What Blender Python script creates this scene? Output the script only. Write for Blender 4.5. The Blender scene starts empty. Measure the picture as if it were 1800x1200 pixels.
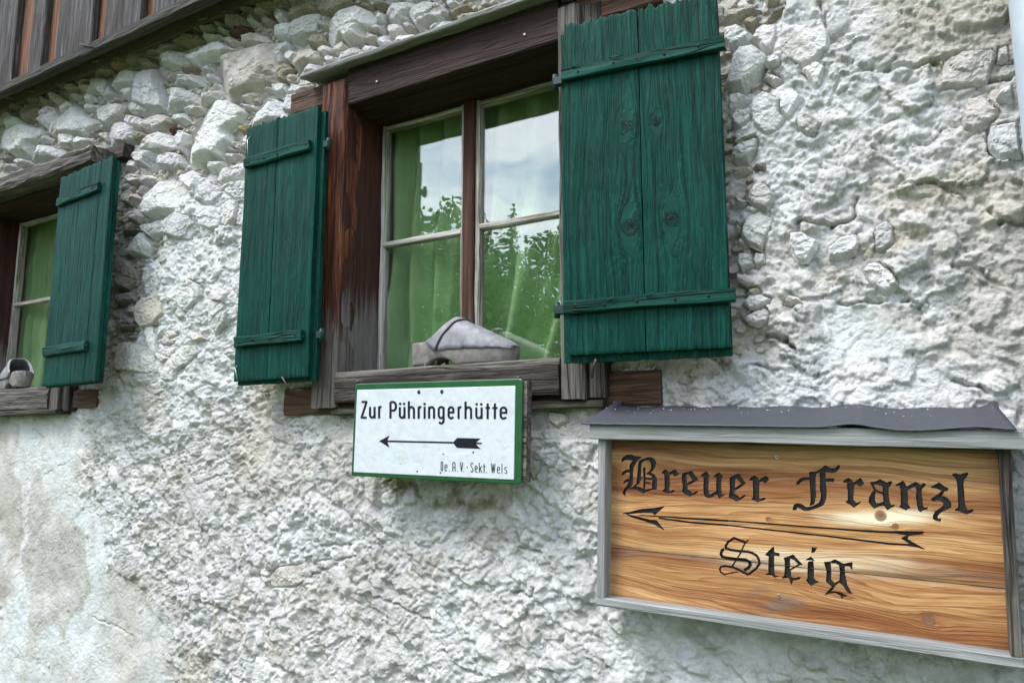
import bpy, math, random
import numpy as np
from mathutils import Vector, Matrix
from mathutils.geometry import delaunay_2d_cdt

random.seed(7)
rng = np.random.default_rng(7)
R = math.radians
scene = bpy.context.scene
COL = scene.collection

# ------------------------------------------------------------------ camera
FPX, YAW, PITCH = 1290.0, R(30.0), R(8.15)      # focal length in photo pixels (1800 wide)
CAM = np.array([0.0, -1.4, 1.6])
FW = np.array([-math.sin(YAW)*math.cos(PITCH), math.cos(YAW)*math.cos(PITCH), math.sin(PITCH)])
RT = np.array([math.cos(YAW), math.sin(YAW), 0.0])
UP = np.cross(RT, FW)
cam = bpy.data.cameras.new('camera'); camo = bpy.data.objects.new('camera', cam); COL.objects.link(camo)
cam.sensor_width = 36.0; cam.lens = 36.0*FPX/1800.0; cam.clip_start = 0.05; cam.clip_end = 500
camo.matrix_world = Matrix(((RT[0], UP[0], -FW[0], CAM[0]), (RT[1], UP[1], -FW[1], CAM[1]),
                            (RT[2], UP[2], -FW[2], CAM[2]), (0, 0, 0, 1)))
scene.camera = camo
scene.render.resolution_x, scene.render.resolution_y = 1024, 682

# ------------------------------------------------------------------ node helper
def nd(nt, typ, ins=None, **props):
    n = nt.nodes.new(typ)
    for k, v in props.items(): setattr(n, k, v)
    for k, v in (ins or {}).items():
        s = n.inputs[k]
        if isinstance(v, bpy.types.NodeSocket): nt.links.new(v, s)
        else: s.default_value = v
    return n
def ramp(nt, fac, stops, interp='LINEAR'):
    n = nt.nodes.new('ShaderNodeValToRGB'); nt.links.new(fac, n.inputs[0])
    e = n.color_ramp.elements; n.color_ramp.interpolation = interp
    while len(e) > 1: e.remove(e[-1])
    for i, (p, c) in enumerate(stops):
        if not isinstance(c, (tuple, list)): c = (c, c, c)
        el = e[0] if i == 0 else e.new(p)
        el.position = p; el.color = (*c[:3], 1)
    return n.outputs[0]
def mix(nt, f, a, b, blend='MIX'):
    n = nd(nt, 'ShaderNodeMix', data_type='RGBA', blend_type=blend)
    for i, v in ((0, f), (6, a), (7, b)):
        if isinstance(v, bpy.types.NodeSocket): nt.links.new(v, n.inputs[i])
        else: n.inputs[i].default_value = v if i == 0 else (*v[:3], 1)
    return n.outputs[2]
def mth(nt, op, a, b=0.0, clamp=False):
    n = nd(nt, 'ShaderNodeMath', operation=op, use_clamp=clamp)
    for i, v in ((0, a), (1, b)):
        if isinstance(v, bpy.types.NodeSocket): nt.links.new(v, n.inputs[i])
        else: n.inputs[i].default_value = v
    return n.outputs[0]
def new_mat(name):
    m = bpy.data.materials.new(name); m.use_nodes = True; nt = m.node_tree; nt.nodes.clear()
    out = nt.nodes.new('ShaderNodeOutputMaterial'); b = nt.nodes.new('ShaderNodeBsdfPrincipled')
    nt.links.new(b.outputs[0], out.inputs[0])
    return m, nt, b
def setc(nt, b, key, v):
    if isinstance(v, bpy.types.NodeSocket): nt.links.new(v, b.inputs[key])
    else: b.inputs[key].default_value = (*v, 1) if isinstance(v, tuple) and len(v) == 3 else v

# ------------------------------------------------------------------ sky, sun, exposure
SUN_EL, SUN_AZ = R(54), R(214)       # bright overcast; azimuth clockwise from +y, so the light comes from in front of the wall
w = bpy.data.worlds.new('World'); scene.world = w; w.use_nodes = True
nt = w.node_tree; nt.nodes.clear()
sky = nd(nt, 'ShaderNodeTexSky', sky_type='NISHITA', sun_disc=False, sun_elevation=SUN_EL, sun_rotation=SUN_AZ,
         altitude=1200, air_density=1.0, dust_density=2.0)
tc = nd(nt, 'ShaderNodeTexCoord')
mp = nd(nt, 'ShaderNodeMapping', {'Vector': tc.outputs['Generated'], 'Scale': (1.0, 1.0, 2.4)})
cn = nd(nt, 'ShaderNodeTexNoise', {'Vector': mp.outputs[0], 'Scale': 4.2, 'Detail': 8.0, 'Roughness': 0.55, 'Distortion': 0.6})
cf = ramp(nt, cn.outputs[0], [(0.40, 0.12), (0.56, 0.95)])
skc = mix(nt, cf, sky.outputs[0], (8.6, 9.2, 10.2))
bg = nd(nt, 'ShaderNodeBackground', {'Color': skc, 'Strength': 0.12})
nt.links.new(bg.outputs[0], nd(nt, 'ShaderNodeOutputWorld').inputs[0])

sun = bpy.data.lights.new('sun', 'SUN'); sun.energy = 1.5; sun.angle = R(22); sun.color = (1.0, 0.975, 0.94)
suno = bpy.data.objects.new('sun', sun); COL.objects.link(suno)
sd = Vector((math.sin(SUN_AZ)*math.cos(SUN_EL), math.cos(SUN_AZ)*math.cos(SUN_EL), math.sin(SUN_EL)))
suno.rotation_euler = sd.to_track_quat('Z', 'Y').to_euler(); suno.location = sd*40
scene.view_settings.view_transform = 'Standard'; scene.view_settings.look = 'None'
scene.view_settings.gamma = 1.0; scene.view_settings.use_curve_mapping = False
scene.view_settings.exposure = 1.32
scene.render.engine = 'CYCLES'

# ------------------------------------------------------------------ geometry helpers
def PX(px, py, y=0.0):
    """photo pixel -> the place on the vertical plane at depth y (the wall face is y = 0)"""
    d = FW*FPX + RT*(px-900) + UP*(600-py)
    return CAM + d*((y-CAM[1])/d[1])
def ray_plane(px, py, o, n):
    d = FW*FPX + RT*(px-900) + UP*(600-py)
    t = np.dot(np.array(o)-CAM, n)/np.dot(d, n)
    return CAM + d*t

def obj(name, verts, faces, mat=None, parent=None, mw=None, smooth=False, attrs=None):
    us = sorted({i for f in faces for i in f})
    if len(us) < len(verts):
        rm = {v: i for i, v in enumerate(us)}; verts = [verts[i] for i in us]; faces = [tuple(rm[i] for i in f) for f in faces]
        if attrs: attrs = {k: np.asarray(a)[us] for k, a in attrs.items()}
    me = bpy.data.meshes.new(name)
    me.from_pydata([tuple(v) for v in verts], [], [tuple(f) for f in faces])
    me.update()
    if smooth: me.polygons.foreach_set('use_smooth', [True]*len(me.polygons))
    if attrs:
        for k, a in attrs.items():
            a = np.asarray(a, dtype=np.float32)
            if a.ndim == 1:
                at = me.attributes.new(k, 'FLOAT', 'POINT'); at.data.foreach_set('value', a)
            else:
                at = me.attributes.new(k, 'FLOAT_COLOR', 'POINT')
                at.data.foreach_set('color', np.hstack([a, np.ones((len(a), 1), np.float32)]).ravel())
    o = bpy.data.objects.new(name, me); COL.objects.link(o)
    if mat: me.materials.append(mat)
    if parent is not None: o.parent = parent
    if mw is not None: o.matrix_local = mw
    return o
def tag(o, label, cat, group=None):
    o['label'] = label; o['category'] = cat
    if group: o['group'] = group
    return o
def struct(o): o['kind'] = 'structure'; return o
def thing(name, loc, label, cat, group=None, mw=None):
    o = bpy.data.objects.new(name, None); COL.objects.link(o); o.empty_display_size = 0.05
    if mw is not None: o.matrix_world = mw
    else: o.location = loc
    return tag(o, label, cat, group)
def local(parent, mw):      # matrix of a child given in world space
    return parent.matrix_basis.inverted() @ mw
def frame(o, xd, zd):
    """matrix at o with local X along xd and local Z along zd (made square)"""
    x = Vector(xd).normalized(); z = Vector(zd).normalized(); y = z.cross(x).normalized(); z = x.cross(y)
    return Matrix(((x.x, y.x, z.x, o[0]), (x.y, y.y, z.y, o[1]), (x.z, y.z, z.z, o[2]), (0, 0, 0, 1)))

def hash2(ix, iy, s):
    h = (ix*374761393 + iy*668265263 + s*974634777) & 0xffffffff
    h = ((h ^ (h >> 13))*1274126177) & 0xffffffff
    return (h ^ (h >> 16)) & 1023
GC = np.cos(np.arange(1024)*(2*math.pi/1024)); GS = np.sin(np.arange(1024)*(2*math.pi/1024))
def noise(x, y, s=0):
    x = np.asarray(x, float); y = np.asarray(y, float)
    ix = np.floor(x).astype(np.int64); iy = np.floor(y).astype(np.int64); fx = x-ix; fy = y-iy
    u = fx*fx*fx*(fx*(fx*6-15)+10); v = fy*fy*fy*(fy*(fy*6-15)+10)
    def g(a, b):
        an = hash2(ix+a, iy+b, s)
        return GC[an]*(fx-a) + GS[an]*(fy-b)
    n0 = g(0, 0)*(1-u)+g(1, 0)*u; n1 = g(0, 1)*(1-u)+g(1, 1)*u
    return (n0*(1-v)+n1*v)*1.5
def fbm(x, y, oc=4, s=0, rough=0.5):
    a = 1.0; t = 0; f = 1.0
    for i in range(oc):
        t = t + a*noise(x*f+i*17.3, y*f-i*9.1, s+i); a *= rough; f *= 2.03
    return t
def facets(x, y, s, tilt=0.6, up=0.45):
    """broken stone: every cell a flat chip of its own height and tilt, lower edges proud (heights in cell units)"""
    x = np.asarray(x, float); y = np.asarray(y, float)
    ix = np.floor(x).astype(np.int64); iy = np.floor(y).astype(np.int64)
    best = np.full(x.shape, 9.0); out = np.zeros(x.shape)
    for a in (-1, 0, 1):
        for b in (-1, 0, 1):
            h = hash2(ix+a, iy+b, s); h2 = hash2(ix+a, iy+b, s+7)
            dx = x-(ix+a)-0.1-0.8*h/1023.0; dy = y-(iy+b)-0.1-0.8*h2/1023.0
            d = dx*dx+dy*dy; m = d < best
            v = ((h ^ h2) & 255)/255.0-0.5 + tilt*GC[h]*dx - (up+tilt*0.5*GS[h2])*dy
            best = np.where(m, d, best); out = np.where(m, v, out)
    return out
def inpoly(x, y, poly):
    x = np.asarray(x, float); y = np.asarray(y, float); r = np.zeros(x.shape, bool)
    n = len(poly)
    for i in range(n):
        x0, y0 = poly[i]; x1, y1 = poly[i-1]
        if y0 == y1: continue
        c = ((y0 > y) != (y1 > y)) & (x < (x1-x0)*(y-y0)/(y1-y0)+x0)
        r ^= c
    return r

def bar(name, mw, L, W, T, mat, parent, jit=0.0012, ch=0.003, seg=None, seed=None, bow=0.0, ends=0.0):
    """worn timber: local X = length, Y = width, Z = thickness (front at +Z), origin at one end, centred in Y, back at Z=0"""
    sd_ = seed if seed is not None else random.randrange(9999)
    seg = seg or max(3, int(L/0.025)); ny = max(2, int(W/0.012)); nz = max(1, int(T/0.015))
    ys = np.linspace(-W/2+ch, W/2-ch, ny+1); zs = np.linspace(ch, T-ch, nz+1)
    ring = [(y, T) for y in ys] + [(W/2, z) for z in zs[::-1]] + [(y, 0.0) for y in ys[::-1]] + [(-W/2, z) for z in zs]
    ring = np.array(ring); n = len(ring)
    xs = np.linspace(0, L, seg+1)
    V = []
    for i, x in enumerate(xs):
        jy = jit*fbm(np.full(n, x*9), ring[:, 0]*60+ring[:, 1]*37, 3, sd_)
        jz = jit*fbm(np.full(n, x*7+50), ring[:, 0]*70+ring[:, 1]*31, 3, sd_+5)
        by = bow*math.sin(math.pi*x/L)
        xx = np.full(n, x)
        if ends and i in (0, seg):
            xx = xx + ends*noise(ring[:, 0]*140, ring[:, 1]*120, sd_+9)
        V += list(zip(xx, ring[:, 0]+jy+by, ring[:, 1]+jz))
    F = []
    for i in range(seg):
        for k in range(n):
            a = i*n+k; b = i*n+(k+1) % n
            F.append((a, a+n, b+n, b))
    F.append(tuple(range(n))); F.append(tuple(range(seg*n, seg*n+n))[::-1])
    return obj(name, V, F, mat, parent, mw)
def xbar(name, x0, x1, z0, z1, y0, y1, mat, parent, vertical=False, **k):
    """axis-aligned timber from y0 (front, nearer the viewer) to y1; grain along x, or along z if vertical"""
    if vertical: mw = frame((( x0+x1)/2, y1, z0), (0, 0, 1), (0, -1, 0)); L, W = z1-z0, x1-x0
    else: mw = frame((x0, y1, (z0+z1)/2), (1, 0, 0), (0, -1, 0)); L, W = x1-x0, z1-z0
    return bar(name, local(parent, mw), L, W, y1-y0, mat, parent, **k)

def grain_field(X, Y, knots, seed, amp=0.006):
    """stream lines of the wood grain across a plank: they part round every knot"""
    G = Y + amp*fbm(X*2.2, Y*9, 3, seed)
    K = np.zeros_like(X)
    for (kx, ky, r) in knots:
        dx = (X-kx)/2.6; dy = Y-ky; d2 = dx*dx+dy*dy; rr = np.sqrt(np.hypot(X-kx, dy)**2+1e-9)
        G = G - dy*np.minimum(1.0, (1.5*r)**2/(d2+1e-9))*np.exp(-d2/(16*r*r))
        inside = rr < r*1.15
        G = np.where(inside, rr*1.6+ky, G)
        K = np.maximum(K, np.clip(1.25-rr/r, 0, 1))
    return G, K
def gplank(name, mw, L, W, T, mat, parent, knots=(), seed=1, step=0.006, jag=(0, 0), relief=0.0006, edge=0.0015, cup=0.0, paleat=None):
    """plank with a fine front: local X length, Y width, Z outward; origin at lower left of its back"""
    nx = max(4, int(L/step)); ny = max(4, int(W/step))
    tx = np.linspace(0, 1, nx+1); ty = np.linspace(0, 1, ny+1)
    TX, TY = np.meshgrid(tx, ty, indexing='ij'); Y = TY*W
    e0 = jag[0]*fbm(Y[0]*90, Y[0]*0, 3, seed+3); e1 = jag[1]*(fbm(Y[0]*90+9, Y[0]*0, 3, seed+4)-0.25)
    X = e0[None, :] + TX*(L+e1-e0)[None, :]
    Y = Y + 0.0008*fbm(X*9, Y*3, 2, seed+8)*(1.0)
    G, K = grain_field(X, Y, knots, seed)
    d = np.minimum.reduce([TY*W, (1-TY)*W, TX*L, (1-TX)*L])
    Z = T + relief*fbm(G*420, X*4, 2, seed+1) - edge*np.exp(-d/0.003) + cup*(2*TY-1)**2 + 0.0008*fbm(X*5, Y*9, 2, seed+2)
    Z = Z - 0.0012*K*np.abs(noise(X*160, Y*160, seed))
    n = (nx+1)*(ny+1)
    V = np.stack([X.ravel(), Y.ravel(), Z.ravel()], 1)
    idx = np.arange(n).reshape(nx+1, ny+1)
    a = idx[:-1, :-1].ravel(); b = idx[1:, :-1].ravel(); c = idx[1:, 1:].ravel(); dd = idx[:-1, 1:].ravel()
    F = np.stack([a, b, c, dd], 1).tolist()
    bd = list(idx[:, 0]) + list(idx[-1, 1:]) + list(idx[-2::-1, -1]) + list(idx[0, -2:0:-1])
    bv = V[bd].copy(); bv[:, 2] = 0.0
    V = np.vstack([V, bv]); m = len(bd)
    for i in range(m):
        j = (i+1) % m
        F.append((bd[j], bd[i], n+i, n+j))
    F.append(tuple(range(n+m-1, n-1, -1)))
    g = np.concatenate([G.ravel(), G.ravel()[bd]]); k = np.concatenate([K.ravel(), K.ravel()[bd]])
    return obj(name, V, F, mat, parent, mw, attrs={'grain': g, 'knot': k})
def tube(name, pts, r, mat, parent=None, n=8, taper=1.0, mw=None):
    V = []; F = []; pts = [Vector(p) for p in pts]
    for i, p in enumerate(pts):
        t = (pts[min(i+1, len(pts)-1)]-pts[max(i-1, 0)]).normalized()
        a = t.orthogonal().normalized(); b = t.cross(a); rr = r*(1+(taper-1)*i/max(1, len(pts)-1))
        V += [p+(a*math.cos(2*math.pi*k/n)+b*math.sin(2*math.pi*k/n))*rr for k in range(n)]
    for i in range(len(pts)-1):
        for k in range(n): F.append((i*n+k, i*n+(k+1) % n, (i+1)*n+(k+1) % n, (i+1)*n+k))
    F += [tuple(range(n))[::-1], tuple(range((len(pts)-1)*n, len(pts)*n))]
    return obj(name, V, F, mat, parent, mw, smooth=True)

# ------------------------------------------------------------------ materials
def wood(name, stops, rough=0.75, bump=0.6, crack=0.0, patch=None, patch_at=(0.45, 0.65), fine=520.0, low=None, spec=0.3):
    """weathered timber, grain along local X. low = (colour, metres) : greyed towards the end at X = 0"""
    m, nt, b = new_mat(name)
    tc = nd(nt, 'ShaderNodeTexCoord'); oi = nd(nt, 'ShaderNodeObjectInfo')
    rnd = mth(nt, 'MULTIPLY', oi.outputs['Random'], 31.0)
    v = nd(nt, 'ShaderNodeVectorMath', {0: tc.outputs['Object'], 1: rnd}, operation='ADD').outputs[0]
    m1 = nd(nt, 'ShaderNodeMapping', {'Vector': v, 'Scale': (3.0, 75, 75)})
    n1 = nd(nt, 'ShaderNodeTexNoise', {'Vector': m1.outputs[0], 'Scale': 1.0, 'Detail': 5.0, 'Roughness': 0.65, 'Distortion': 0.5}).outputs[0]
    m2 = nd(nt, 'ShaderNodeMapping', {'Vector': v, 'Scale': (9.0, fine, fine)})
    n2 = nd(nt, 'ShaderNodeTexNoise', {'Vector': m2.outputs[0], 'Scale': 1.0, 'Detail': 3.0, 'Roughness': 0.7}).outputs[0]
    m3 = nd(nt, 'ShaderNodeMapping', {'Vector': v, 'Scale': (4.0, 14, 14)})
    n3 = nd(nt, 'ShaderNodeTexNoise', {'Vector': m3.outputs[0], 'Scale': 1.0, 'Detail': 4.0, 'Roughness': 0.6, 'Distortion': 0.3}).outputs[0]
    f = mth(nt, 'ADD', mth(nt, 'MULTIPLY', n1, 0.62), mth(nt, 'MULTIPLY', n2, 0.38))
    c = ramp(nt, f, stops)
    if patch:
        pm = ramp(nt, mth(nt, 'ADD', mth(nt, 'MULTIPLY', n3, 0.75), mth(nt, 'MULTIPLY', n2, 0.25)), [(patch_at[0], 0.0), (patch_at[1], 1.0)])
        c = mix(nt, pm, c, mix(nt, 0.75, patch, ramp(nt, n2, [(0.3, 0.35), (0.7, 1.25)]), 'MULTIPLY'))
    if low:
        sx = nd(nt, 'ShaderNodeSeparateXYZ', {0: tc.outputs['Object']}).outputs[0]
        lf = mth(nt, 'ADD', mth(nt, 'MULTIPLY', n1, low[1]*1.5), low[1]*0.25)
        lm = mth(nt, 'MULTIPLY', mth(nt, 'SUBTRACT', lf, sx), 12.0, clamp=True)
        c = mix(nt, lm, c, mix(nt, 0.8, low[0], ramp(nt, n2, [(0.3, 0.4), (0.7, 1.2)]), 'MULTIPLY'))
    h = mth(nt, 'ADD', mth(nt, 'MULTIPLY', n1, 0.7), mth(nt, 'MULTIPLY', n2, 0.3))
    if crack:
        m4 = nd(nt, 'ShaderNodeMapping', {'Vector': v, 'Scale': (2.2, 48, 48), 'Location': (3.3, 1.1, 7.7)})
        n4 = nd(nt, 'ShaderNodeTexNoise', {'Vector': m4.outputs[0], 'Scale': 1.0, 'Detail': 2.0, 'Distortion': 0.25}).outputs[0]
        ck = ramp(nt, n4, [(0.47, 0.0), (0.495, 1.0), (0.505, 1.0), (0.53, 0.0)])
        ck = mth(nt, 'MULTIPLY', ck, crack)
        h = mth(nt, 'SUBTRACT', h, mth(nt, 'MULTIPLY', ck, 0.9))
        c = mix(nt, mth(nt, 'MULTIPLY', ck, 0.55), c, (0.012, 0.009, 0.007))
    setc(nt, b, 'Base Color', c); b.inputs['Roughness'].default_value = rough; b.inputs['Specular IOR Level'].default_value = spec
    bp = nd(nt, 'ShaderNodeBump', {'Height': h, 'Strength': bump, 'Distance': 0.004})
    nt.links.new(bp.outputs[0], b.inputs['Normal'])
    return m
def plank_mat(name, stops, freq, rough, bump, knot_col, wear=None, spec=0.4, pale=None, fibre=0.35, stain_shade=None, rings=None):
    """wood whose rings follow the 'grain' stream lines stored on the plank"""
    m, nt, b = new_mat(name)
    g = nd(nt, 'ShaderNodeAttribute', attribute_name='grain').outputs['Fac']
    k = nd(nt, 'ShaderNodeAttribute', attribute_name='knot').outputs['Fac']
    tc = nd(nt, 'ShaderNodeTexCoord'); oi = nd(nt, 'ShaderNodeObjectInfo')
    sep = nd(nt, 'ShaderNodeSeparateXYZ', {0: tc.outputs['Object']})
    rnd = mth(nt, 'MULTIPLY', oi.outputs['Random'], 19.0)
    def tex(fg, fx, det=4.0, rgh=0.6):
        v = nd(nt, 'ShaderNodeCombineXYZ', {0: mth(nt, 'MULTIPLY', g, fg), 1: mth(nt, 'MULTIPLY', sep.outputs[0], fx), 2: rnd})
        return nd(nt, 'ShaderNodeTexNoise', {'Vector': v.outputs[0], 'Scale': 1.0, 'Detail': det, 'Roughness': rgh}).outputs[0]
    n1 = tex(freq, 2.5, 3.0); n2 = tex(freq*5, 14, 3.0, 0.7)
    f = mth(nt, 'ADD', mth(nt, 'MULTIPLY', n1, 1-fibre), mth(nt, 'MULTIPLY', n2, fibre))
    c = ramp(nt, f, stops)
    if pale:
        c = mix(nt, ramp(nt, tex(19.0, 1.5, 4.0), [(0.44, 0.0), (0.60, 0.9)]), c, mix(nt, 1.0, c, (0.50, 0.33, 0.22), 'MULTIPLY'))
    rg = None
    if rings:
        wob = tex(30.0, 2.0, 3.0, 0.55)
        rr = mth(nt, 'FRACT', mth(nt, 'ADD', mth(nt, 'MULTIPLY', g, rings[0]), mth(nt, 'MULTIPLY', wob, 9.0)))
        rg = ramp(nt, rr, [(0.0, 0.0), (0.55, 0.25), (0.86, 1.0), (0.95, 0.9), (1.0, 0.0)])
        rf = mth(nt, 'MULTIPLY', rg, mth(nt, 'MULTIPLY', ramp(nt, tex(22.0, 3.0, 3.0), [(0.3, 0.25), (0.65, 1.0)]), rings[1]))
        c = mix(nt, rf, c, mix(nt, 1.0, c, rings[2], 'MULTIPLY'))
    if pale:
        pa = nd(nt, 'ShaderNodeAttribute', attribute_name='pale').outputs['Fac']
        c = mix(nt, pa, c, mix(nt, 0.6, pale, ramp(nt, n1, [(0.3, 0.7), (0.7, 1.15)]), 'MULTIPLY'))
    if stain_shade:
        sa = nd(nt, 'ShaderNodeAttribute', attribute_name='stain_shade').outputs['Fac']
        sf = mth(nt, 'MULTIPLY', sa, ramp(nt, n2, [(0.25, 0.35), (0.6, 1.0)]))
        c = mix(nt, sf, c, stain_shade)
    c = mix(nt, ramp(nt, k, [(0.0, 0.0), (0.12, 0.75), (1.0, 1.0)]), c, knot_col)
    if wear:
        v = nd(nt, 'ShaderNodeMapping', {'Vector': tc.outputs['Object'], 'Scale': (60, 240, 200)})
        nw = nd(nt, 'ShaderNodeTexNoise', {'Vector': v.outputs[0], 'Scale': 1.0, 'Detail': 5.0, 'Roughness': 0.7}).outputs[0]
        nl = nd(nt, 'ShaderNodeTexNoise', {'Vector': tc.outputs['Object'], 'Scale': 9.0, 'Detail': 3.0}).outputs[0]
        c = mix(nt, 1.0, c, ramp(nt, nd(nt, 'ShaderNodeTexNoise', {'Vector': tc.outputs['Object'], 'Scale': 6.0, 'Detail': 5.0, 'Roughness': 0.65}).outputs[0], [(0.3, (0.62, 0.66, 0.68)), (0.7, (1.35, 1.22, 1.2))]), 'MULTIPLY')
        c = mix(nt, mth(nt, 'MULTIPLY', ramp(nt, nw, [(0.55, 0.0), (0.78, 0.8)]), ramp(nt, nl, [(0.35, 0.15), (0.65, 1.0)])), c, wear)
    h = mth(nt, 'ADD', mth(nt, 'MULTIPLY', n1, 0.6), mth(nt, 'MULTIPLY', n2, 0.4))
    if rg is not None: h = mth(nt, 'ADD', h, mth(nt, 'MULTIPLY', rg, 0.5))
    ck = ramp(nt, tex(freq*0.35, 1.2, 2.0), [(0.485, 0.0), (0.497, 1.0), (0.503, 1.0), (0.515, 0.0)])
    h = mth(nt, 'SUBTRACT', h, mth(nt, 'MULTIPLY', ck, 0.5))
    setc(nt, b, 'Base Color', c); b.inputs['Roughness'].default_value = rough; b.inputs['Specular IOR Level'].default_value = spec
    nt.links.new(nd(nt, 'ShaderNodeBump', {'Height': h, 'Strength': bump, 'Distance': 0.003}).outputs[0], b.inputs['Normal'])
    return m
def plain(name, col, rough=0.6, metal=0.0, nscale=40.0, amt=0.35, bump=0.2, spec=0.4, bdist=0.002):
    m, nt, b = new_mat(name)
    tc = nd(nt, 'ShaderNodeTexCoord')
    n = nd(nt, 'ShaderNodeTexNoise', {'Vector': tc.outputs['Object'], 'Scale': nscale, 'Detail': 6.0, 'Roughness': 0.65}).outputs[0]
    c = mix(nt, 1.0, col, ramp(nt, n, [(0.25, 1-amt), (0.75, 1+amt)]), 'MULTIPLY')
    setc(nt, b, 'Base Color', c); b.inputs['Roughness'].default_value = rough; b.inputs['Metallic'].default_value = metal
    b.inputs['Specular IOR Level'].default_value = spec
    if bump: nt.links.new(nd(nt, 'ShaderNodeBump', {'Height': n, 'Strength': bump, 'Distance': bdist}).outputs[0], b.inputs['Normal'])
    return m
def stone_like(name, use_attr, bump=0.8):
    m, nt, b = new_mat(name)
    tc = nd(nt, 'ShaderNodeTexCoord'); oi = nd(nt, 'ShaderNodeObjectInfo')
    if use_attr:
        base = nd(nt, 'ShaderNodeAttribute', attribute_name='Col').outputs['Color']; v = tc.outputs['Object']
    else:
        base = oi.outputs['Color']
        v = nd(nt, 'ShaderNodeVectorMath', {0: tc.outputs['Object'], 1: mth(nt, 'MULTIPLY', oi.outputs['Random'], 23.0)}, operation='ADD').outputs[0]
    n1 = nd(nt, 'ShaderNodeTexNoise', {'Vector': v, 'Scale': 16.0, 'Detail': 8.0, 'Roughness': 0.68, 'Distortion': 0.4}).outputs[0]
    n2 = nd(nt, 'ShaderNodeTexNoise', {'Vector': v, 'Scale': 95.0, 'Detail': 6.0, 'Roughness': 0.7, 'Distortion': 0.8}).outputs[0]
    n3 = nd(nt, 'ShaderNodeTexNoise', {'Vector': v, 'Scale': 7.0, 'Detail': 5.0, 'Roughness': 0.6}).outputs[0]
    vo = nd(nt, 'ShaderNodeTexVoronoi', {'Vector': v, 'Scale': 150.0, 'Randomness': 1.0}).outputs['Distance']
    c = mix(nt, 1.0, base, ramp(nt, n1, [(0.3, (0.72, 0.70, 0.66)), (0.5, (1.0, 0.995, 0.985)), (0.7, (1.14, 1.14, 1.15))]), 'MULTIPLY')
    c = mix(nt, ramp(nt, n3, [(0.5, 0.0), (0.72, 0.45)]), c, mix(nt, 1.0, c, (0.88, 0.82, 0.70), 'MULTIPLY'))
    c = mix(nt, ramp(nt, n2, [(0.28, 0.55), (0.42, 0.0)]), c, mix(nt, 1.0, c, (0.60, 0.58, 0.54), 'MULTIPLY'))
    setc(nt, b, 'Base Color', c); b.inputs['Roughness'].default_value = 0.92; b.inputs['Specular IOR Level'].default_value = 0.15
    h = mth(nt, 'ADD', mth(nt, 'MULTIPLY', n2, 0.9), mth(nt, 'MULTIPLY', n1, 0.55))
    wv = nd(nt, 'ShaderNodeVectorMath', {0: v, 1: nd(nt, 'ShaderNodeVectorMath', {0: nd(nt, 'ShaderNodeTexNoise', {'Vector': v, 'Scale': 60.0, 'Detail': 3.0}).outputs['Color'], 1: (0.012, 0.012, 0.012)}, operation='MULTIPLY').outputs[0]}, operation='ADD').outputs[0]
    fv = nd(nt, 'ShaderNodeTexVoronoi', {'Vector': wv, 'Scale': 130.0}).outputs['Color']
    fv = nd(nt, 'ShaderNodeSeparateColor', {0: fv}).outputs[0]
    h = mth(nt, 'ADD', h, mth(nt, 'ADD', mth(nt, 'MULTIPLY', vo, 0.25), mth(nt, 'MULTIPLY', fv, 0.28)))
    if use_attr:
        sm_ = nd(nt, 'ShaderNodeAttribute', attribute_name='Smo').outputs['Fac']
        h = mth(nt, 'MULTIPLY', h, mth(nt, 'SUBTRACT', 1.0, mth(nt, 'MULTIPLY', sm_, 0.72)))
    nt.links.new(nd(nt, 'ShaderNodeBump', {'Height': h, 'Strength': bump, 'Distance': 0.008}).outputs[0], b.inputs['Normal'])
    return m

M = {}
M['stone'] = stone_like('limewashed_stone', False, 0.75)
M['plaster'] = stone_like('rough_lime_plaster', True, 0.8)
M['grey_wood'] = wood('grey_weathered_wood', [(0.28, (0.014, 0.011, 0.009)), (0.45, (0.075, 0.065, 0.055)), (0.6, (0.17, 0.155, 0.135)), (0.75, (0.30, 0.28, 0.25))], bump=1.0, crack=1.0)
M['dark_wood'] = wood('dark_weathered_wood', [(0.3, (0.007, 0.005, 0.004)), (0.5, (0.030, 0.023, 0.018)), (0.7, (0.10, 0.083, 0.07))], bump=1.0, crack=1.0,
                      patch=(0.16, 0.145, 0.125), patch_at=(0.5, 0.68))
M['post_wood'] = wood('red_brown_post_wood', [(0.34, (0.008, 0.0035, 0.003)), (0.48, (0.050, 0.014, 0.007)), (0.58, (0.19, 0.062, 0.022)), (0.70, (0.36, 0.15, 0.06))], bump=1.0, crack=1.0,
                      low=((0.15, 0.13, 0.115), 0.26))
M['reveal_wood'] = wood('stained_reveal_wood', [(0.3, (0.012, 0.004, 0.003)), (0.5, (0.040, 0.012, 0.007)), (0.7, (0.10, 0.034, 0.017))], bump=0.45, crack=0.4, rough=0.6,
                        low=((0.17, 0.155, 0.15), 0.24))
M['lintel_wood'] = wood('dark_lintel_wood', [(0.3, (0.006, 0.0035, 0.003)), (0.5, (0.022, 0.009, 0.007)), (0.7, (0.07, 0.034, 0.024))], bump=0.8, crack=0.7,
                        patch=(0.07, 0.05, 0.022), patch_at=(0.56, 0.72))
M['block_wood'] = wood('brown_beam_wood', [(0.3, (0.022, 0.011, 0.007)), (0.5, (0.085, 0.042, 0.024)), (0.7, (0.20, 0.115, 0.07))], bump=0.9, crack=0.7)
M['board_grey'] = wood('streaked_grey_cladding', [(0.3, (0.012, 0.010, 0.010)), (0.46, (0.040, 0.035, 0.034)), (0.58, (0.10, 0.095, 0.095)), (0.70, (0.36, 0.37, 0.39))], bump=0.7, crack=0.7,
                       patch=(0.040, 0.028, 0.022), patch_at=(0.47, 0.60))
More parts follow.
